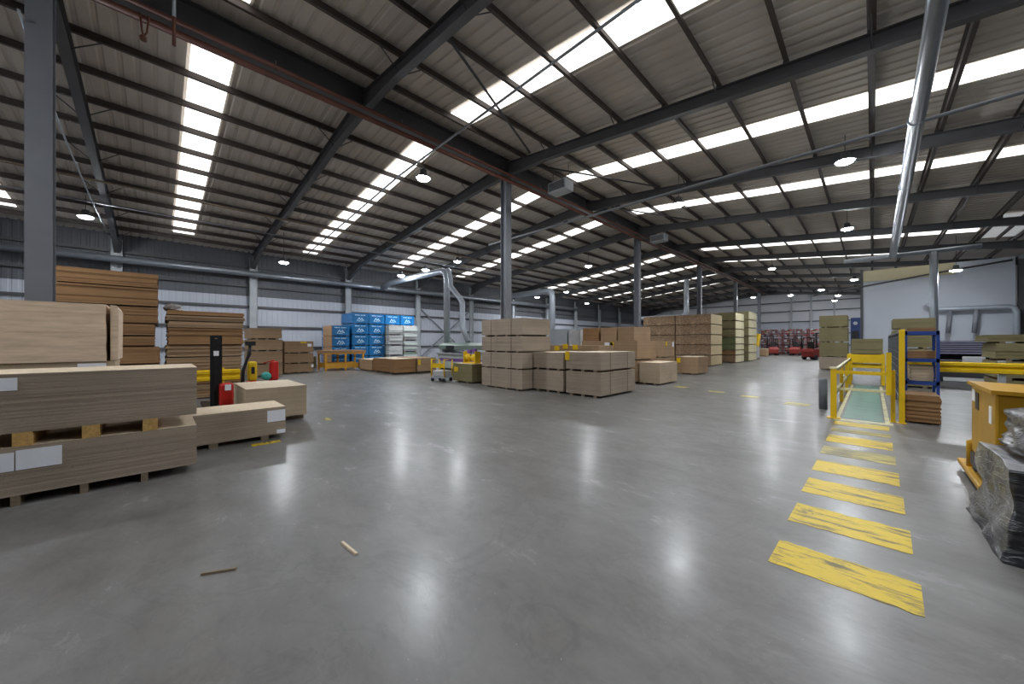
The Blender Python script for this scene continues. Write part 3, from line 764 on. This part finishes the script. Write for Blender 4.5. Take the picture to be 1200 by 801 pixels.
# yellow boxes/rollers on that pack
t = thing('roll_holder', 'yellow roll holder lying on the short olive pack beside the four-high stack', 'roll holder', (-12.,9.5,.8))
m = MB(); m.box(-.4,.4,-.18,.18,0,.05); m.box(-.4,-.35,-.15,.15,.05,.5); m.box(.35,.4,-.15,.15,.05,.5); m.build('frame', M['yellow'], t)
m = MB(); m.lathe([(.03,-.33),(.15,-.33),(.15,-.1),(.05,-.1),(.05,.1),(.15,.1),(.15,.33),(.03,.33)], (0,0,.24), 16, 0, 'x'); m.build('roll', M['yellow'], t)
m = MB(); m.box(.1,.3,-.05,.05,.42,.62); m.box(-.25,-.05,-.05,.05,.42,.56); m.build('film_roll', M['purple'], t)
t = thing('glue_trolley', 'yellow handled trolley with grey frame left of the short olive pack', 'trolley', (-13.1,8.8,0), .3)
m = MB(); m.box(-.45,.3,-.3,.3,.16,.22); m.build('deck', M['grey'], t)
m = MB(); m.box(-.4,.25,-.25,.25,.22,.48); m.build('load', M['film'], t, bevel=.04)
for x in (-.42,.27):
    m = MB(); m.tube([(x,-.27,.2),(x,-.27,.95),(x,.27,.95),(x,.27,.2)], .03, 8); m.build('handle_frame', M['yellow'], t)
m = MB(); m.box(-.42,.27,-.29,-.25,.6,.78); m.build('yellow_panel', M['yellow'], t)
for x in (-.38,.22):
    for y in (-.25,.25):
        m = MB(); m.lathe([(.02,-.025),(.08,-.025),(.08,.025),(.02,.025)], (x,y,.08), 12, 0, 'y'); m.build('wheel', M['black'], t)

# ------------------------------------------------------------------ stackers and carts behind the foreground packs
t = thing('pallet_stacker', 'red electric pallet stacker with tall black mast behind the foreground packs', 'pallet stacker', (-11.4,1.1,0))
for y in (-.14, .0):
    m = MB(); m.ibeam((0,y,.05),(0,y,1.85),.07,.09,.012,.012); m.build('mast_rail', M['black'], t)
m = MB(); m.box(-.03,.03,-.16,.03,1.8,1.86); m.box(-.03,.03,-.16,.03,.9,.96); m.box(-.02,.02,-.12,-.02,.06,1.78); m.build('mast_crosshead', M['black'], t)
m = MB(); m.box(.04,.05,-.12,-.02,1.36,1.48); m.build('white_plate', M['paper'], t)
m = MB(); m.box(-.12,.3,-.02,.26,.12,.68); m.build('body', M['red'], t, bevel=.05)
m = MB(); m.box(.3,.306,.07,.19,.52,.66); m.build('label_plate', M['paper'], t)
for y in (-.2, .2):
    m = MB(); m.box(-1.2,0,y-.08,y+.08,.05,.12); m.build('fork', M['black'], t)
    m = MB(); m.lathe([(.02,-.04),(.07,-.04),(.07,.04),(.02,.04)], (-1.05,y,.07), 12, 0, 'y'); m.build('wheel', M['black'], t)
m = MB(); m.lathe([(.02,-.04),(.11,-.04),(.11,.04),(.02,.04)], (.12,.12,.11), 14, 0, 'y'); m.build('drive_wheel', M['black'], t)
t = thing('pallet_truck', 'yellow pallet stacker with black tiller arm behind the square pack', 'pallet truck', (-12.4,1.8,0))
m = MB(); m.box(-.2,.15,.0,.24,.1,.6); m.build('base', M['red'], t, bevel=.04)
m = MB(); m.box(-.15,.1,.02,.22,.6,1.15); m.build('body', M['yellow'], t, bevel=.05)
m = MB(); m.box(.1,.106,.08,.16,.8,1.0); m.build('vent', M['black'], t)
m = MB(); m.tube([(.05,-.12,.35),(.05,-.1,.9),(.05,.0,1.25),(.05,.04,1.35),(.05,.06,1.65)], [.05,.04,.035,.05,.03], 10); m.box(.0,.1,-.06,.18,1.6,1.72); m.build('tiller', M['black'], t)
for y in (-.1,.3):
    m = MB(); m.box(-1.3,-.1,y-.08,y+.08,.05,.11); m.build('fork', M['ochre'], t)
for x,y in ((.0,.12),(-1.2,-.1),(-1.2,.3)):
    m = MB(); m.lathe([(.02,-.03),(.06 if x < -1 else .1,-.03),(.06 if x < -1 else .1,.03),(.02,.03)], (x,y,.06 if x < -1 else .1), 12, 0, 'y'); m.build('wheel', M['black'], t)
t = thing('strapping_cart', 'red strapping cart with a teal reel behind the square pack', 'cart', (-14.,2.65,0))
m = MB(); m.box(-.25,.25,-.25,.25,.12,.2); m.box(-.04,.04,-.03,.2,.2,1.0); m.build('frame', M['red'], t)
m = MB(); m.box(-.06,.1,.0,.22,.45,1.06); m.build('red_case', M['red'], t, bevel=.03)
m = MB(); m.lathe([(.04,-.07),(.13,-.07),(.13,-.05),(.1,-.05),(.1,.05),(.13,.05),(.13,.07),(.04,.07)], (.14,-.14,.6), 24, 0, 'x'); m.build('strap_reel', M['teal'], t)
m = MB(); m.tube([(0,.1,1.0),(.0,.1,1.1),(.0,-.2,1.0)], .02, 8); m.build('handle', M['red'], t)
for x in (-.2,.2):
    for y in (-.2,.2):
        m = MB(); m.lathe([(.02,-.025),(.06,-.025),(.06,.025),(.02,.025)], (x,y,.06), 10, 0, 'y'); m.build('wheel', M['black'], t)

def wrail(name, label, p, q, z0, z1, posts, mat='yellow', post='yellow', grp=None, pd=.1):
    """guard rail: corrugated beam between p and q (plan), posts at fractions"""
    p, q = Vector((*p,0)), Vector((*q,0)); L = (q-p).length; a = math.atan2(q.y-p.y, q.x-p.x)
    t = thing(name, label, 'guard rail', p, a, grp)
    h = z1-z0; m = MB()
    prof = [(0,z0),(-.05,z0+.08*h),(-.05,z0+.32*h),(0,z0+.46*h),(0,z0+.54*h),(-.05,z0+.68*h),(-.05,z0+.92*h),(0,z1),(.012,z1),(.012,z0)]
    m.prism(prof, 'x', 0, L); m.build('beam', M[mat], t)
    for f, hgt in posts:
        m = MB(); x = f*L; m.box(x-.05,x+.05,.014,.014+pd,0,hgt); m.box(x-.1,x+.1,-.02,.16,0,.012); m.build('post', M[post], t)
    return t
wrail('guard_rail', 'yellow guard rail in front of the tan board stack at the left', (-13.3,.3), (-13.3,1.75), .58, .9, [(.08,.92),(.72,.95)])

# ------------------------------------------------------------------ walkway
SY = [(3.36,3.8),(4.28,4.8),(5.22,5.8),(6.2,6.79),(7.22,7.77),(8.15,8.78),(9.2,9.55),(9.92,10.4)]
lb = ['nearest and largest yellow walkway stripe, scuffed at its left end','second nearest yellow walkway stripe, crossed by black tyre scuffs','third yellow walkway stripe from the camera','fourth yellow walkway stripe from the camera','fifth walkway stripe from the camera, faded','sixth walkway stripe, thin and faded','seventh walkway stripe, very faded','last yellow walkway stripe, just before the yellow gate']
for i, (a, b) in enumerate(SY):
    m = MB(); n = 14
    # slightly ragged outline
    top = [(-.56+.8*j/n, b+R.uniform(-.012,.012)) for j in range(n+1)]; bot = [(-.57+.8*j/n, a+R.uniform(-.012,.012)) for j in range(n+1)]
    m.prism(bot+top[::-1], 'z', .0005, .003)
    tag(m.build('floor_stripe', M['stripef'] if i in (4,6) else M['stripe']), lb[i], 'floor marking', 'yellow walkway stripes')
m = MB(); m.box(-.47,.16,10.9,19.6,.0005,.003); tag(m.build('floor_lane', M['lane']), 'green painted walkway beyond the yellow gate', 'floor marking')
for x, s in ((-.56,'left'),(.22,'right')):
    m = MB(); m.box(x-.03,x+.04,10.6,19.6,.0005,.0035); tag(m.build('floor_line', M['edge']), 'pale yellow line along the %s edge of the green walkway' % s, 'floor marking', 'edge lines of the green walkway')
m = MB(); m.box(-.6,.3,10.55,10.8,.0005,.004); tag(m.build('floor_line', M['edge']), 'pale yellow line across the start of the green walkway', 'floor marking')
FM = [(-5.35,-4.9,13.9,14.35,'leftmost'),(-4.05,-3.55,13.4,13.75,'second from left'),(-2.95,-2.45,12.9,13.3,'second from right'),(-1.75,-1.2,12.2,12.7,'rightmost')]
for a, b, c, d, s in FM:
    m = MB(); m.prism([(a,c),(b,c-.05),(b+.05,d-.05),(a+.05,d)], 'z', .0005, .003); tag(m.build('floor_stripe', M['stripef']), '%s of the faded yellow stripes crossing the floor left of the yellow gate' % s, 'floor marking', 'faded cross stripes')
m = MB(); m.box(-7.25,-7.1,1.1,1.5,.0005,.003); tag(m.build('floor_stripe', M['stripe']), 'short yellow floor mark under the low labelled pack', 'floor marking')
m = MB(); m.box(-8.6,-8.3,2.6,2.75,.0005,.003); tag(m.build('floor_stripe', M['stripef']), 'faded yellow floor mark beside the square pack', 'floor marking')

# sticks on the floor
for (p, q, lab) in (((-3.16,1.11),(-2.9,1.13),'short pale wooden stick on the floor, nearer the middle of the photo'), ((-3.45,.23),(-3.35,.42),'thin darker wooden stick on the floor at the lower left')):
    m = MB(); m.prism([(-.014,0),(.014,0),(.012,.014),(-.01,.016)], 'x', 0, (Vector(q)-Vector(p)).length)
    tag(m.build('wood_offcut', M['chiptop'] if 'pale' in lab else M['bearerd'], None, (p[0],p[1],0), 0, math.atan2(q[1]-p[1], q[0]-p[0])), lab, 'wood offcut')

# yellow gate and barriers
t = thing('safety_gate', 'yellow tubular gate across the start of the green walkway', 'gate', (0,10.75,0))
m = MB(); m.box(-.66,-.56,-.05,.05,.02,1.1); m.box(-.72,-.5,-.11,.11,0,.02); m.build('hinge_post', M['yellow'], t)
m = MB(); m.box(-.56,.27,-.025,.025,1.0,1.07); m.build('top_rail', M['yellow'], t)
m = MB(); m.box(-.56,.27,-.025,.025,.64,.69); m.build('lower_rail', M['edge'], t)
m = MB(); m.box(.2,.28,-.03,.05,.6,1.48); m.build('latch_post', M['yellow'], t)
m = MB(); m.box(-.68,-.54,-.06,.06,1.1,1.14); m.build('post_cap', M['edge'], t)
t = thing('handrail', 'pale yellow handrail running back along the left edge of the walkway', 'handrail', (-.62,11.,0))
for z in (.5, 1.03):
    m = MB(); m.box(-.03,.03,0,8.6,z-.035,z+.035); m.build('rail', M['edge'], t)
for y in (2.9,5.8,8.5):
    m = MB(); m.box(-.04,.04,y-.04,y+.04,0,1.06); m.build('post', M['yellow'], t)
m = MB(); m.lathe([(.085,0),(.085,.72),(.07,.76),(.03,.78)], (0,0,0), 18); tag(m.build('bollard', M['steel'], None, (-.88,12.0,0)), 'grey round bollard on the floor left of the yellow gate', 'bollard')
def post(label, x, y, h, w=.085):
    t = thing('guard_post', label, 'post', (x,y,0), 0, 'yellow posts at the gate')
    m = MB(); m.box(-w/2,w/2,-w/2,w/2,.012,h); m.build('shaft', M['yellow'], t, bevel=.006)
    m = MB(); m.box(-w*.8,w*.8,-w*.8,w*.8,0,.012); m.build('foot_plate', M['yellow'], t)
post('short yellow square post right of the gate, left of the tall post', .31, 11.1, 1.1, .07)
post('tall yellow square post right of the gate, beside the blue rack', .435, 11.05, 1.96, .085)
t = thing('mesh_fence', 'grey mesh guard panel running back from the tall yellow post', 'fence', (.44,11.25,0))
m = MB(); m.box(-.02,.02,0,8.3,1.9,1.95); m.box(-.02,.02,0,8.3,.42,.47); m.box(-.02,.02,0,.05,.42,1.95); m.box(-.02,.02,8.25,8.3,.42,1.95); m.build('frame', M['mesh'], t)
m = MB()
for i in range(80): m.box(-.005,.005,.1+i*.102,.112+i*.102,.45,1.92)
for i in range(8): m.box(-.006,.006,.02,8.28,.55+i*.18,.562+i*.18)
m.build('wire_mesh', M['mesh'], t)
for y in (1.4,4.2,8.2):
    m = MB(); m.box(.02,.07,y-.03,y+.03,0,1.95); m.build('post', M['mesh'], t)
# blue rack
t = thing('trolley_rack', 'blue steel rack with boards on its shelves behind the brown board pile', 'rack', (.8,12.6,0))
for x in (-.26,.22):
    for y in (-.38,.38):
        m = MB(); m.box(x-.025,x+.025,y-.03,y+.03,0,1.95); m.build('post', M['blue'], t)
for z in (.74,1.25,1.86):
    m = MB()
    m.box(-.285,.245,-.41,-.35,z,z+.08); m.box(-.285,.245,.35,.41,z,z+.08); m.box(-.285,-.235,-.35,.35,z,z+.08); m.box(.195,.245,-.35,.35,z,z+.08)
    for i in range(4): m.box(-.235,.195,-.28+i*.17,-.2+i*.17,z+.02,z+.06)
    m.build('shelf', M['blue'], t)
def slab(label, x0,x1,y0,y1,z0,z1,mat,n=2):
    m = MB(); h = (z1-z0)/n
    for i in range(n): e = R.uniform(0,.015); m.box(x0+e,x1-e,y0+e,y1-e,z0+i*h,z0+(i+1)*h-.003*(i < n-1))
    return tag(m.build('board_stack', M[mat]), label, 'boards')
slab('orange-brown boards on the top shelf of the blue rack', .57,1.0,12.3,12.95,1.94,2.02,'brown',3)
slab('orange-brown boards on the middle shelf of the blue rack', .57,1.0,12.3,12.95,1.33,1.5,'brown',4)
slab('pale wood blocks on the lowest shelf of the blue rack', .6,.97,12.3,12.95,.82,1.16,'chip2',5)
pack('pile of brown boards on the floor in front of the blue rack', .48,.98,11.22,12.1,0,.6,'brown',14,'x',2,.04,0,.012,'browntop')
gO = 'olive packs behind the blue rack'
for i, (a, b) in enumerate([(0,.72),(.72,1.44),(1.44,2.15),(2.15,2.58)]):
    pack('%s olive pack of the stack behind the blue rack' % ['bottom','second','third','top'][i], .56,1.62,20.,21.9,a,b,'olive',10,'y',2,.06,0,.008,'chiptop',gO)
# yellow conveyor at the end of the lane
t = thing('roller_conveyor', 'yellow roller conveyor standing at the far end of the green walkway', 'conveyor', (-.18,20.2,0))
for y in (0,1.7):
    for x in (-.48,.48):
        m = MB(); m.box(x-.05,x+.05,y-.05,y+.05,0,1.22); m.build('leg', M['yellow'], t)
for y in (-.07,1.75):
    m = MB(); m.box(-.55,.53,y,y+.05,.86,1.2); m.box(-.55,.53,y,y+.05,.66,.76); m.build('side_beam', M['yellow'], t)
for i in range(8):
    m = MB(); m.tube([(-.5,.1+i*.21,1.15),(.5,.1+i*.21,1.15)], .05, 10); m.build('roller', M['galv'], t)
pack('brown-topped olive pack lying on the yellow roller conveyor', -.62,.3,20.3,21.8,1.22,1.83,'olive',10,None,0,0,0,.01,'browntop')
t = thing('machine_cabinet', 'tall dark blue machine cabinet at the left end of the white divider', 'cabinet', (-.86,36.,0))
m = MB(); m.box(-.25,.25,-.3,.3,.1,3.45); m.build('casing', M['dblue'], t, bevel=.03)
m = MB(); m.box(-.18,.18,-.32,-.3,1.9,2.5); m.build('panel', M['black'], t)
m = MB(); m.box(-.25,.25,-.3,.3,0,.1); m.build('plinth', M['black'], t)
m = MB(); m.lathe([(.12,-.02),(.12,.02)], (0,-.31,3.05), 16, 0, 'y'); m.build('dial', M['grey'], t)

# guard beam on the right and machines behind it
wrail('guard_rail', 'long yellow guard rail with grey post at the right behind the blue rack', (.6,13.35), (4.2,13.35), .98, 1.23, [(.4,1.28),(.9,1.28)], 'yellow', 'grey', None, .12)
t = thing('edge_bander', 'grey and lilac slatted machine behind the yellow guard rail at the right', 'machine', (2.75,24.4,0))
m = MB(); m.box(-.75,.75,-.4,.6,.2,.9); m.build('base_cabinet', M['dark'], t, bevel=.03)
m = MB()
for i in range(6): m.box(-.75,.75,-.42,.29,1.2+i*.095,1.255+i*.095)
m.build('slat_bed', M['lilac'], t)
m = MB(); m.box(-.7,.7,.3,.48,.92,1.75); m.build('gap_backing', M['dark'], t)  # dark backing added so the gaps between the slats read as shade
m = MB(); m.box(-.78,-.7,-.42,.55,.9,1.85); m.box(.7,.78,-.42,.55,.9,1.75); m.build('end_frame', M['lgrey'], t)
m = MB(); m.box(-.85,-.8,-.45,-.38,.0,1.7); m.build('yellow_upright', M['yellow'], t)
m = MB(); m.box(-.1,.5,-.5,-.4,.85,1.1); m.build('white_hood', M['paper'], t, bevel=.03)
m = MB()
for x in (-.65,.65):
    for y in (-.3,.5): m.box(x-.05,x+.05,y-.05,y+.05,0,.2)
m.build('foot', M['dark'], t)
for i, (a, b, x0) in enumerate([(0,.55,2.66),(.55,1.12,2.62),(1.12,1.66,2.62),(1.66,1.92,2.48)]):
    pack('%s olive board pack of the stack at the right edge behind the guard rail' % ['bottom','second','third','topmost wider'][i], x0,4.2,18.,19.9,a,b,'olive',8,'y',3,.08 if i < 3 else .05,0,.012,'browntop','olive packs at the right edge')
m = MB(); m.box(-.12,.12,-.1,.1,0,.32); tag(m.build('control_box', M['dark'], None, (3.75,18.6,1.92)), 'small dark box standing on the olive packs at the right edge', 'box')

# ------------------------------------------------------------------ near right: yellow tug and wrapped piles
t = thing('electric_tug', 'yellow cabinet-bodied electric tug behind the black wrapped pile', 'tug', (.88,6.05,0))
m = MB(); m.prism([(0,.34),(.62,.34),(.66,1.17),(0,1.17)], 'y', 0, 1.22); m.build('body', M['ochre'], t, bevel=.02)
m = MB(); m.prism([(-.03,1.17),(.7,1.15),(.7,1.18),(-.03,1.21)], 'y', -.04, 1.27); m.build('lid', M['ochre'], t)
m = MB(); m.box(-.006,0,.78,.95,.9,1.1); m.build('vent', M['black'], t)
m = MB(); m.box(-.006,0,1.0,1.15,.98,1.12); m.box(-.006,0,.14,.24,.84,1.02); m.build('sticker', M['paper'], t)
m = MB(); m.box(-.02,.6,.1,1.15,.2,.34); m.build('chassis', M['black'], t)
m = MB(); m.prism([(-.06,.06),(.5,.06),(.5,.16),(-.06,.12)], 'y', .35, 1.75); m.build('foot_plate', M['ochre'], t, bevel=.015)
m = MB(); m.tube([(.0,1.3,.12),(.0,1.3,.42),(.12,1.26,.5)], .035, 10); m.tube([(.05,1.5,.12),(.05,1.5,.3)], .03, 8); m.build('linkage', M['ochre'], t)
for y in (.5, 1.1, 1.6):
    m = MB(); m.lathe([(.02,-.04),(.1 if y < 1.5 else .06,-.04),(.1 if y < 1.5 else .06,.04),(.02,.04)], (.04,y,.1 if y < 1.5 else .06), 14, 0, 'x'); m.build('wheel', M['black'], t)
m = MB(); m.tube([(.5,.2,1.16),(.52,.2,1.6)], .03, 8); m.box(.4,.64,.17,.23,1.58,1.64); m.build('tiller', M['black'], t)

def wrapped(name, label, x0, x1, y0, y1, z0, z1, flare, seed, lean=0, topmat='wrapg'):
    """a film-wrapped pile: box drawn in by the film, with skirt folds that flare at the foot"""
    m = MB(); bmesh.ops.create_cube(m.bm, size=1)
    bmesh.ops.subdivide_edges(m.bm, edges=m.bm.edges, cuts=34, use_grid_fill=True)
    a, b = (x1-x0)/2, (y1-y0)/2; H = z1-z0
    for v in m.bm.verts:
        c = v.co.copy(); h = c.z+.5
        k = 1+flare*(1-h)**3
        # stretched diagonal pleats
        ang = math.atan2(c.y, c.x)*4
        pl = .012*math.sin(ang*1.3+h*5+seed)*h
        n1 = noise.noise(Vector((c.x*2.5+seed, c.y*2.5, c.z*3)))*.045+noise.noise(Vector((c.x*5, c.y*5+seed, c.z*4)))*.012
        side = max(abs(c.x), abs(c.y)) > .499
        d = (pl+n1) if side else 0
        ox = c.x*2*a*k+(d if c.x > .49 else -d if c.x < -.49 else 0)
        oy = c.y*2*b*k+(d if c.y > .49 else -d if c.y < -.49 else 0)
        oz = h*H+(n1*.8+lean*c.x*2*a if h > .99 else lean*c.x*2*a*h)
        if h < .12 and h > .01: ox += .02*math.sin(ang*2.2+seed)*(1 if c.x > 0 else -1)*abs(c.x)*2
        v.co = Vector((ox, oy, max(0.0, oz)))
    for f in m.bm.faces:
        f.smooth = True
        f.material_index = 1 if (f.calc_center_median().z > H*.8 and abs(f.normal.z) > .6) else 0
    return tag(m.build(name, [M['wrap'], M[topmat]], None, ((x0+x1)/2,(y0+y1)/2,z0)), label, 'wrapped pallet')
wrapped('wrapped_pallet', 'low pile wrapped in black stretch film at the right foreground', .75,1.95,4.66,5.82,0,.72,.12,3,0)
wrapped('wrapped_pallet', 'grey film-wrapped bundle lying on the low black-wrapped pile', .9,1.9,4.95,5.74,.765,1.2,.06,9,.28)

# ------------------------------------------------------------------ far end: forklifts and stillages
def forklift():
    t = thing('forklift', '', 'forklift', (0,0,0), 0, 'red forklifts at the far end')
    m = MB(); m.prism([(-1.1,.25),(.9,.25),(.9,.75),(.2,.8),(-.1,1.05),(-1.0,1.1),(-1.2,.8)], 'y', -.5,.5); m.build('body', M['fred'], t, bevel=.05)
    m = MB(); m.box(-.5,.0,-.25,.25,1.05,1.2); m.box(-.6,-.48,-.25,.25,1.15,1.7); m.build('seat', M['black'], t)
    for y in (-.45,.45):
        m = MB(); m.tube([(.6,y,.75),(.35,y,2.1),(-.9,y,2.1),(-1.05,y,1.0)], .04, 8); m.build('guard_pillar', M['black'], t)
        m = MB(); m.box(.95,1.05,y*.7-.05,y*.7+.05,.1,2.6); m.build('mast_rail', M['black'], t)
        m = MB(); m.box(1.05,2.1,y*.6-.06,y*.6+.06,.08,.13); m.build('fork', M['black'], t)
        for x, r in ((.6,.3),(-.75,.25)):
            m = MB(); m.lathe([(.08,-.1),(r,-.1),(r,.1),(.08,.1)], (x,y,r), 16, 0, 'y'); m.build('wheel', M['black'], t)
    m = MB(); m.box(-.95,.4,-.47,.47,2.08,2.14); m.build('guard_roof', M['black'], t)
    m = MB(); m.box(.95,1.05,-.3,.3,2.5,2.6); m.box(.95,1.05,-.3,.3,1.2,1.3); m.build('mast_bridge', M['black'], t)
    return t
f0 = forklift(); f0.location = (-3.95,45.,0); f0.rotation_euler.z = 1.2; f0['label'] = 'red forklift parked at the far aisle just left of the olive stack'
copy_thing(f0, (-6.75,57.3,0), 'red forklift in the middle of the far end, mast facing away', 1.5)
copy_thing(f0, (-9.1,56.2,0), 'dark red forklift at the left of the far end beside the cream-ended stack', 1.9)
def stillage(cols):
    t = thing('stillage', '', 'stillage', (0,0,0), 0, 'red stillages of parts at the end wall')
    for x in (-.55,.55):
        for y in (-.45,.45):
            m = MB(); m.box(x-.04,x+.04,y-.04,y+.04,0,1.15); m.build('post', M['maroon'], t)
    m = MB(); m.box(-.6,.6,-.5,.5,.12,.18); m.box(-.6,.6,-.5,-.46,.5,.56); m.box(-.6,.6,-.5,-.46,.9,.96); m.build('frame', M['maroon'], t)
    m = MB()
    for i in range(18):
        x = R.uniform(-.5,.25); z = .18+.24*(i//5); m.box(x,x+R.uniform(.15,.35),-.44,R.uniform(0,.42),z,z+R.uniform(.12,.24),i%4)
    m.build('contents', [M[c] for c in cols], t)
    return t
sa = stillage(['fred','black','film','brown']); sa.location = (-10.6,61.,0); sa['label'] = 'bottom stillage at the far end, first column from the left'
sb = stillage(['black','red','tan','grey']); sb.location = (-9.3,61.,0); sb['label'] = 'bottom stillage at the far end, second column from the left'
cols = [-10.6,-9.3,-8.0,-6.6,-5.3,-4.0]
for c, x in enumerate(cols):
    for r in range(3):
        if r == 0 and c < 2: continue
        copy_thing(sa if (c+r)%2 else sb, (x, 61., r*1.15), '%s stillage at the far end, %s column from the left' % (['bottom','middle','top'][r], ORD[c]))
pack('small brown carton pack on the floor at the far left of the aisle end', -9.9,-8.7,50.5,51.8,0,.9,'tan',6,'x',2,.08,0,.01,'chiptop')
t = thing('wrapped_pack', 'white wrapped pallet beside the last cream-ended stack', 'wrapped pack', (-8.4,42.,0))
m = MB(); m.box(-.5,.5,-.6,.6,.12,1.25); m.build('film', M['film'], t, bevel=.06)
m = MB(); m.box(-.5,.5,-.6,.6,0,.12); m.build('pallet', M['bearerd'], t)
t = thing('waste_bin', 'bright yellow bin on a stand behind the cream-ended stack', 'bin', (-9.2,46.5,0))
m = MB(); m.prism([(-.45,1.2),(.45,1.2),(.6,2.6),(-.6,2.6)], 'y', -.5,.5); m.build('tub', M['yellow'], t, bevel=.04)
for x in (-.4,.4):
    for y in (-.4,.4):
        m = MB(); m.box(x-.05,x+.05,y-.05,y+.05,0,1.2); m.build('leg', M['dark'], t)

# ------------------------------------------------------------------ pieces that sit on a part become its sub-parts
SUB = {'label_sheet':'boards','yellow_tag':'boards','end_face':'boards','lens':'housing','louvre':'casing','white_plate':'mast_crosshead','label_plate':'body',
       'sticker':'body','vent':'body','lid':'body','print':'film','purple_stripe':'base_cabinet','control_screen':'beam_cover','yellow_panel':'handle_frame',
       'post_cap':'hinge_post','panel':'casing','dial':'casing','joint_collar':'main_pipe','guard_roof':'body','guard_pillar':'body','seat':'body','film_roll':'frame','strap_reel':'frame'}
base = lambda o: o.name.split('.')[0]
for root in [o for o in COL.objects if o.parent is None and o.type == 'EMPTY']:
    kids = {}
    for ch in root.children: kids.setdefault(base(ch), ch)
    for ch in list(root.children):
        host = kids.get(SUB.get(base(ch)))
        if host is None or host is ch: continue
        if base(ch) == 'lens': ch.scale = (1,1,1)
        ch.parent = host

# ------------------------------------------------------------------ camera and render look
cam = bpy.data.cameras.new('camera'); co = bpy.data.objects.new('camera', cam); COL.objects.link(co)
cam.sensor_width = 36; cam.lens = 419/1200*36; cam.clip_end = 200
co.location = (0,0,1.7); co.rotation_euler = (PI/2, 0, math.radians(45.22)); SC.camera = co
w = bpy.data.worlds.new('world'); SC.world = w; w.use_nodes = True
w.node_tree.nodes['Background'].inputs[0].default_value = (.6,.7,.85,1); w.node_tree.nodes['Background'].inputs[1].default_value = .5
SC.view_settings.view_transform = 'Standard'; SC.view_settings.look = 'None'; SC.view_settings.gamma = 1
SC.view_settings.exposure = 0.2; SC.view_settings.use_curve_mapping = False
SC.cycles.max_bounces = 8; SC.cycles.diffuse_bounces = 5
SC.cycles.use_denoising = True
SC.cycles.sample_clamp_indirect = 6
